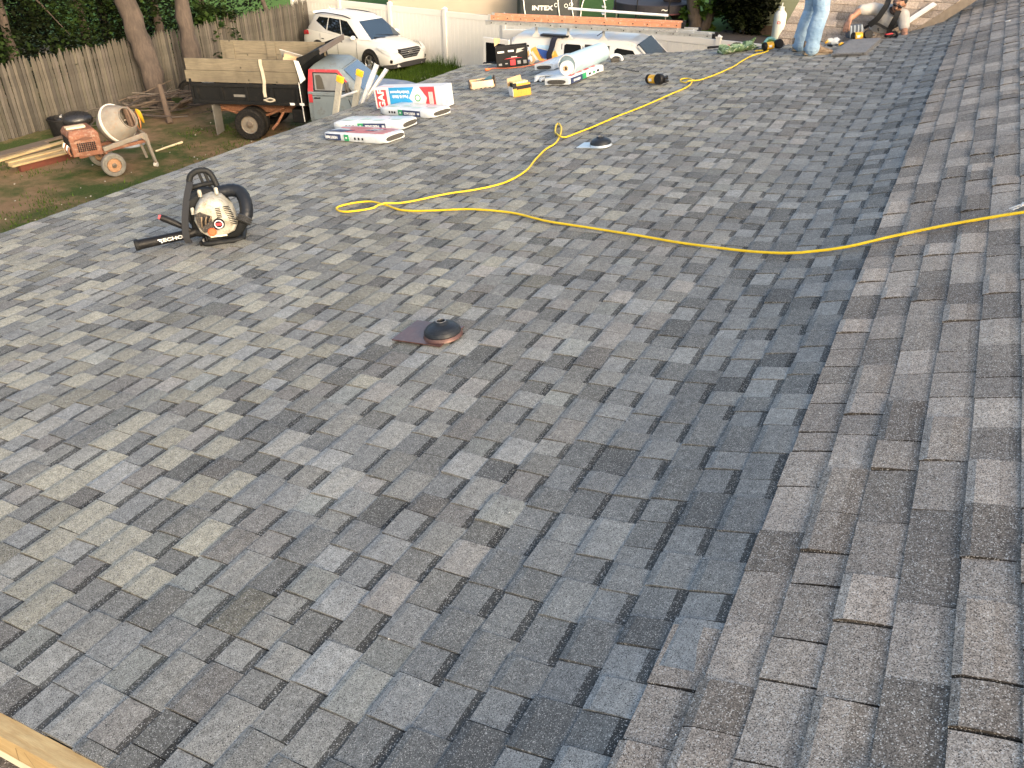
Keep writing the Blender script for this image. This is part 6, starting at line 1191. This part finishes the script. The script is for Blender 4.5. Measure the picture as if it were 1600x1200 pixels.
# ---------------- standing person in jeans
fn, ff = roof(1266, 87), roof(1246, 81); O = Vector((fn.x, fn.y, zr(fn.x) + .012)); an = HEAD - R(4)
pm = thing('person', 'standing person in light blue jeans and tan work boots at the far edge', 'person', zmat(O, an))
inv = pm.matrix_world.inverted(); F2 = inv @ Vector((ff.x, ff.y, zr(ff.x) + .012)); S = 1.04
DEN = denim()
nA = Vector((.0, 0, .10)); fA = Vector((F2.x + .02, F2.y, F2.z + .10)); hp_c = (nA + fA) / 2 + Vector((.03, 0, .86)); fwd = Vector((1, 0, 0)); lat = Vector((0, -1, 0))
hN, hF = hp_c + Vector((.0, -.10, 0)), hp_c + Vector((0, .10, 0))
kN, kF = nA.lerp(hN, .48) + Vector((.05, -.01, 0)), fA.lerp(hF, .48) + Vector((.035, .01, 0))
def jr(mb): mb.ball(hp_c + Vector((-.03, 0, .02)), .155, 14, None, (.95, 1.15, .8))
blob('jeans', [([hN, hN.lerp(kN, .5), kN, kN.lerp(nA, .45) + Vector((-.015, 0, 0)), nA + Vector((-.005, 0, .03)), nA + Vector((.0, 0, -.01))], [.120, .114, .100, .100, .100, .110]), ([hF, hF.lerp(kF, .5), kF, kF.lerp(fA, .45) + Vector((-.015, 0, 0)), fA + Vector((-.005, 0, .03)), fA + Vector((.0, 0, -.01))], [.120, .114, .100, .100, .100, .110])], DEN, pm, .016, jr, 3)
BOOT = M('boot_leather', (.17, .115, .07), .75, var=.3, scale=18, dirt=(.36, .29, .21), dirt_amt=.4); SOLE = M('boot_sole', (.22, .175, .12), .85)
for A_ in (nA, fA):
    b = MB(); pl = [(-.09, -.045), (-.02, -.050), (.11, -.056), (.20, -.058), (.275, -.034), (.29, 0), (.275, .034), (.20, .054), (.11, .052), (-.02, .046), (-.09, .04), (-.105, 0)]
    z0 = A_.z - .10
    b.prism([(A_.x + x, A_.y + y) for x, y in pl], z0, z0 + .032, 'z'); so_ = b.build('boot_sole', SOLE, pm, 40, bevel=.006)
    b = MB(); rings = []
    for z, sx, sy, xo in ((.032, .97, .97, 0), (.06, .96, 1.0, 0), (.085, .80, .95, -.035), (.11, .58, .92, -.075), (.17, .50, .88, -.085)): rings.append([(A_.x + (x - .06) * sx + .06 + xo, A_.y + y * sy, z0 + z) for x, y in pl])
    b.loft(rings); b.build('boot_upper', BOOT, pm, 50, bevel=.01)
sp = hp_c + Vector((.0, 0, .08)); ch_ = hp_c + Vector((.02, 0, .40)); nk = hp_c + Vector((.04, 0, .60))
SH2 = M('shirt_navy', (.05, .06, .09), .9, bmp=.4)
def tr(mb): mb.ball(sp, .15, 14, None, (.85, 1.15, .9)); mb.ball(ch_, .17, 14, None, (.75, 1.15, 1.1)); mb.ball(hp_c + Vector((.01, 0, .24)), .155, 14, None, (.78, 1.1, 1.2))
shoulders = [(ch_ + Vector((0, s_ * .19, .10)), s_) for s_ in (-1, 1)]
blob('shirt', [([sh, sh + Vector((.02, s_ * .05, -.2))], [.072, .062]) for sh, s_ in shoulders] + [([shoulders[0][0], shoulders[1][0]], [.075, .075])], SH2, pm, .016, tr, 3)
for sh, s_ in shoulders:
    el = sh + Vector((.02, s_ * .06, -.30)); wr = el + Vector((.20, -s_ * .02, -.14)); blob('forearm', [([sh + Vector((.015, s_ * .045, -.16)), el, wr], [.048, .044, .030])], SKIN, pm, .012); hand('hand', pm, wr, (wr - el).normalized(), (0, s_ * .3, 1), SKIN, .6, 1.0, -s_)
head(pm, nk + Vector((.05, 0, .17)), (1, -.1, -.25), (0, 0, 1), False)
# ---------------- kneeling person
eY = cB2.y + .42
def q(u, v, dy=0.0): return pd(u, v, eY + dy)
hips = q(1370, 56, .14); O = Vector((hips.x, hips.y, hips.z - .42)); km = thing('person', 'kneeling person in a pale shirt, black harness and sunglasses', 'person', Matrix.Translation(O))
def k(u, v, dy=0.0): return q(u, v, dy) - O
waist, chest, neck = k(1372, 47, .12), k(1388, 27, .03), k(1396, 13, -.04); sR, sL = k(1365, 14, .02), k(1411, 24, -.06)
def torso(mb): mb.ball(chest, .165, 16, None, (1.12, .8, 1.05)); mb.ball(waist.lerp(chest, .5), .155, 16, None, (1.05, .85, 1.1)); mb.ball(waist, .15, 14, None, (1.05, .85, .8))
eR, wR_ = k(1344, 16, -.10), k(1328, 30, -.26); eL, wL_ = k(1413, 45, -.12), k(1413, 57, -.26)
blob('shirt', [([sR, neck + Vector((0, .03, -.05)), sL], [.085, .075, .085]), ([sR, sR.lerp(eR, .85)], [.088, .074]), ([sL, sL.lerp(eL, .82)], [.088, .074]), ([chest, neck + Vector((0, .02, -.02))], [.13, .07])], SHIRT, km, .014, torso, 3)
blob('right_arm', [([sR.lerp(eR, .6), eR, eR.lerp(wR_, .4), wR_], [.056, .046, .045, .030])], SKIN, km, .010)
hand('right_hand', km, wR_, k(1323, 42, -.32) - wR_, Vector((-.5, -.8, .5)), SKIN, .35, 1.08, 1)
blob('left_arm', [([sL.lerp(eL, .6), eL, wL_], [.056, .048, .034])], SKIN, km, .010)
hand('left_hand', km, wL_, Vector((-.1, -.35, -.5)), Vector((0, -.8, .5)), SKIN, .5, 1.05, -1)
hz = hips - O; kn1, kn2 = hz + Vector((-.18, -.22, -.22)), hz + Vector((.20, -.20, -.20))
blob('trousers', [([hz + Vector((-.1, 0, 0)), kn1], [.125, .085]), ([hz + Vector((.1, 0, 0)), kn2], [.125, .085]), ([kn1, kn1 + Vector((.02, .40, -.02))], [.085, .06]), ([kn2, kn2 + Vector((-.02, .40, -.02))], [.085, .06]), ([waist + Vector((0, .02, -.05)), hz], [.15, .155])], KHAKI, km, .016, None, 3)
for kk in (kn1, kn2):
    b = MB(); b.loft([[kk + Vector((.05 * math.cos(6.283 * i / 10), .38 + y, .05 * math.sin(6.283 * i / 10) - .02)) for i in range(10)] for y in (0, .12, .26)]); b.build('boot', BOOT, km, 50)
hc = k(1405, 6, -.10); camd = (C0 - q(1405, 6, -.1)).normalized()
head(km, hc, camd * .8 - cR * .25 + Vector((0, 0, -.42)), Zv + cR * .38)
HAR = M('harness', (.014, .014, .015), .85, scale=30)
def ribbon(pts, wd, name='harness_strap', th=.014):
    c_ = catmull(pts, 5); mb = MB(); rings = []; nrm = (C0 - (O + c_[0])).normalized()
    for i, p in enumerate(c_):
        t_ = (c_[min(i + 1, len(c_) - 1)] - c_[max(i - 1, 0)]).normalized(); s_ = t_.cross(nrm).normalized() * wd / 2; rings.append([p - s_, p + s_, p + s_ + nrm * th, p - s_ + nrm * th])
    mb.loft(rings); return mb.build(name, HAR, km, 40)
ribbon([k(1389, -4, -.03), k(1386, 7, -.13), k(1379, 18, -.14), k(1371, 29, -.13), k(1358, 40, -.10)], .075)
ribbon([k(1404, 16, -.14), k(1401, 25, -.165), k(1395, 36, -.15), k(1390, 46, -.10), k(1388, 56, -.08)], .07)
ribbon([k(1350, 44, -.02), k(1362, 38, -.10), k(1370, 37, -.11), k(1380, 42, -.10), k(1389, 47, -.09)], .035, 'harness_belt')
ribbon([k(1389, 48, -.09), k(1397, 43, -.11), k(1406, 38, -.08)], .03, 'harness_belt')
mb = MB(); mb.tube([k(1372, 44, -.12), k(1373, 49, -.13)], .012, 6); mb.build('harness_tail', HAR, km)
mb = MB(); pp = k(1396, 55, -.12); mb.lathe([(.03, 0), (.055, 0), (.055, .03), (.03, .03)], 16, Matrix.Translation(pp) @ Matrix.Rotation(R(70), 4, 'X'), close=True); mb.build('carabiner', HAR, km, 40)
mb = MB(); pp = k(1346, 45, -.16); mb.lathe([(0, 0), (.025, 0), (.032, .01), (.032, .04), (0, .045)], 16, Matrix.Translation(pp) @ Matrix.Rotation(R(80), 4, 'X')); mb.build('harness_reel', HAR, km, 40)
# ---------------- tools around the kneeling person
nailer((1330, 66), (1349, 64), 'yellow and black nail gun at the kneeling person hand', 1.0)
P0 = roof(1333, 60); t = thing('tool_bag', 'grey striped tool bag beside the kneeling person hand', 'bag', roof_mat(P0, IMG, .012))
mb = MB(); mb.loft([[(-.09 * s_ + .0, -.06 * s_, z), (.12 * s_, -.06 * s_, z), (.12 * s_, .07 * s_, z), (-.09 * s_, .07 * s_, z)] for z, s_ in ((0, .95), (.10, 1.05), (.17, .8))]); mb.build('pouch', M('bag_grey', (.10, .12, .15), .9), t, 40, bevel=.015)
for kx in range(4): mb = MB(); mb.loft([[(-.07 + .05 * kx, -.066 * s_ - .004, z), (-.052 + .05 * kx, -.066 * s_ - .004, z), (-.052 + .05 * kx, -.055 * s_, z), (-.07 + .05 * kx, -.055 * s_, z)] for z, s_ in ((.01, .95), (.10, 1.05), (.165, .82))]); mb.build('stripe', M('bag_stripe', (.35, .40, .45), .8), t, smooth=0)
def knife(px0, px1, c, lbl):
    a, b = roof(*px0), roof(*px1); t = thing('utility_knife', lbl, 'hand tool', roof_mat(a, ang_of(a, b), .012), 'hand tools by the people'); L = (b - a).length
    mb = MB(); mb.tube([(0, 0, .015), (L * .3, 0, .018), (L * .6, 0, .015)], [.013, .017, .012], 8); mb.build('handle', c, t, 50)
    mb = MB(); mb.bx(L * .6, L, -.009, .009, .012, .016); mb.build('blade', STEEL, t, smooth=0)
knife((1290, 70), (1300, 62), YELLOW, 'yellow handled hand tool beside the jeans leg')
knife((1311, 73), (1320, 69), YELLOW, 'yellow handled hand tool in front of the tool bag')
knife((1293, 74), (1306, 76), BLACKP, 'black handled hand tool just right of the tan boots')
random.seed(6)
for (u, v), lb in zip(((1297, 67), (1304, 70), (1306, 66)), ('crumpled white paper behind the boots, leftmost of three', 'crumpled white paper in front of the tool bag', 'crumpled white paper touching the tool bag')):
    P0 = roof(u, v); mb = MB(); mb.loft([[(.055 * math.cos(6.283 * i / 8) * s_ * random.uniform(.7, 1.2), .05 * math.sin(6.283 * i / 8) * s_ * random.uniform(.7, 1.2), z) for i in range(8)] for z, s_ in ((0, .9), (.025, 1), (.05, .5))]); o = mb.build('paper_ball', WRAP, smooth=40); o.matrix_world = roof_mat(P0, 0, .012); tag(o, lb, 'paper', 'crumpled papers by the tools')
for px0, px1, lb in (((1352, 62), (1362, 61), 'left red and dark chalk box before the kneeling person'), ((1385, 60), (1396, 58), 'right red and dark chalk box before the kneeling person')):
    a, b = roof(*px0), roof(*px1); t = thing('chalk_box', lb, 'hand tool', roof_mat(a, ang_of(a, b), .012), 'chalk boxes'); L = (b - a).length
    mb = MB(); mb.bx(0, L, 0, .05, 0, .03); mb.build('case', DARKP, t, smooth=0, bevel=.006)
    mb = MB(); mb.bx(0, L * .9, -.002, .04, .0305, .045); mb.build('red_top', RED, t, smooth=0)
mb = MB(); qq = [roof(*x) for x in ((1318, 71), (1326, 68), (1336, 66), (1345, 67))]; mb.tube([Vector((p.x, p.y, zr(p.x) + .02)) for p in catmull(qq, 4)], .008, 6); tag(mb.build('black_hose', BLACKP, smooth=60), 'short black hose beside the nail gun of the kneeling person', 'hose')
# black underlay strip at the right of the kneeling person
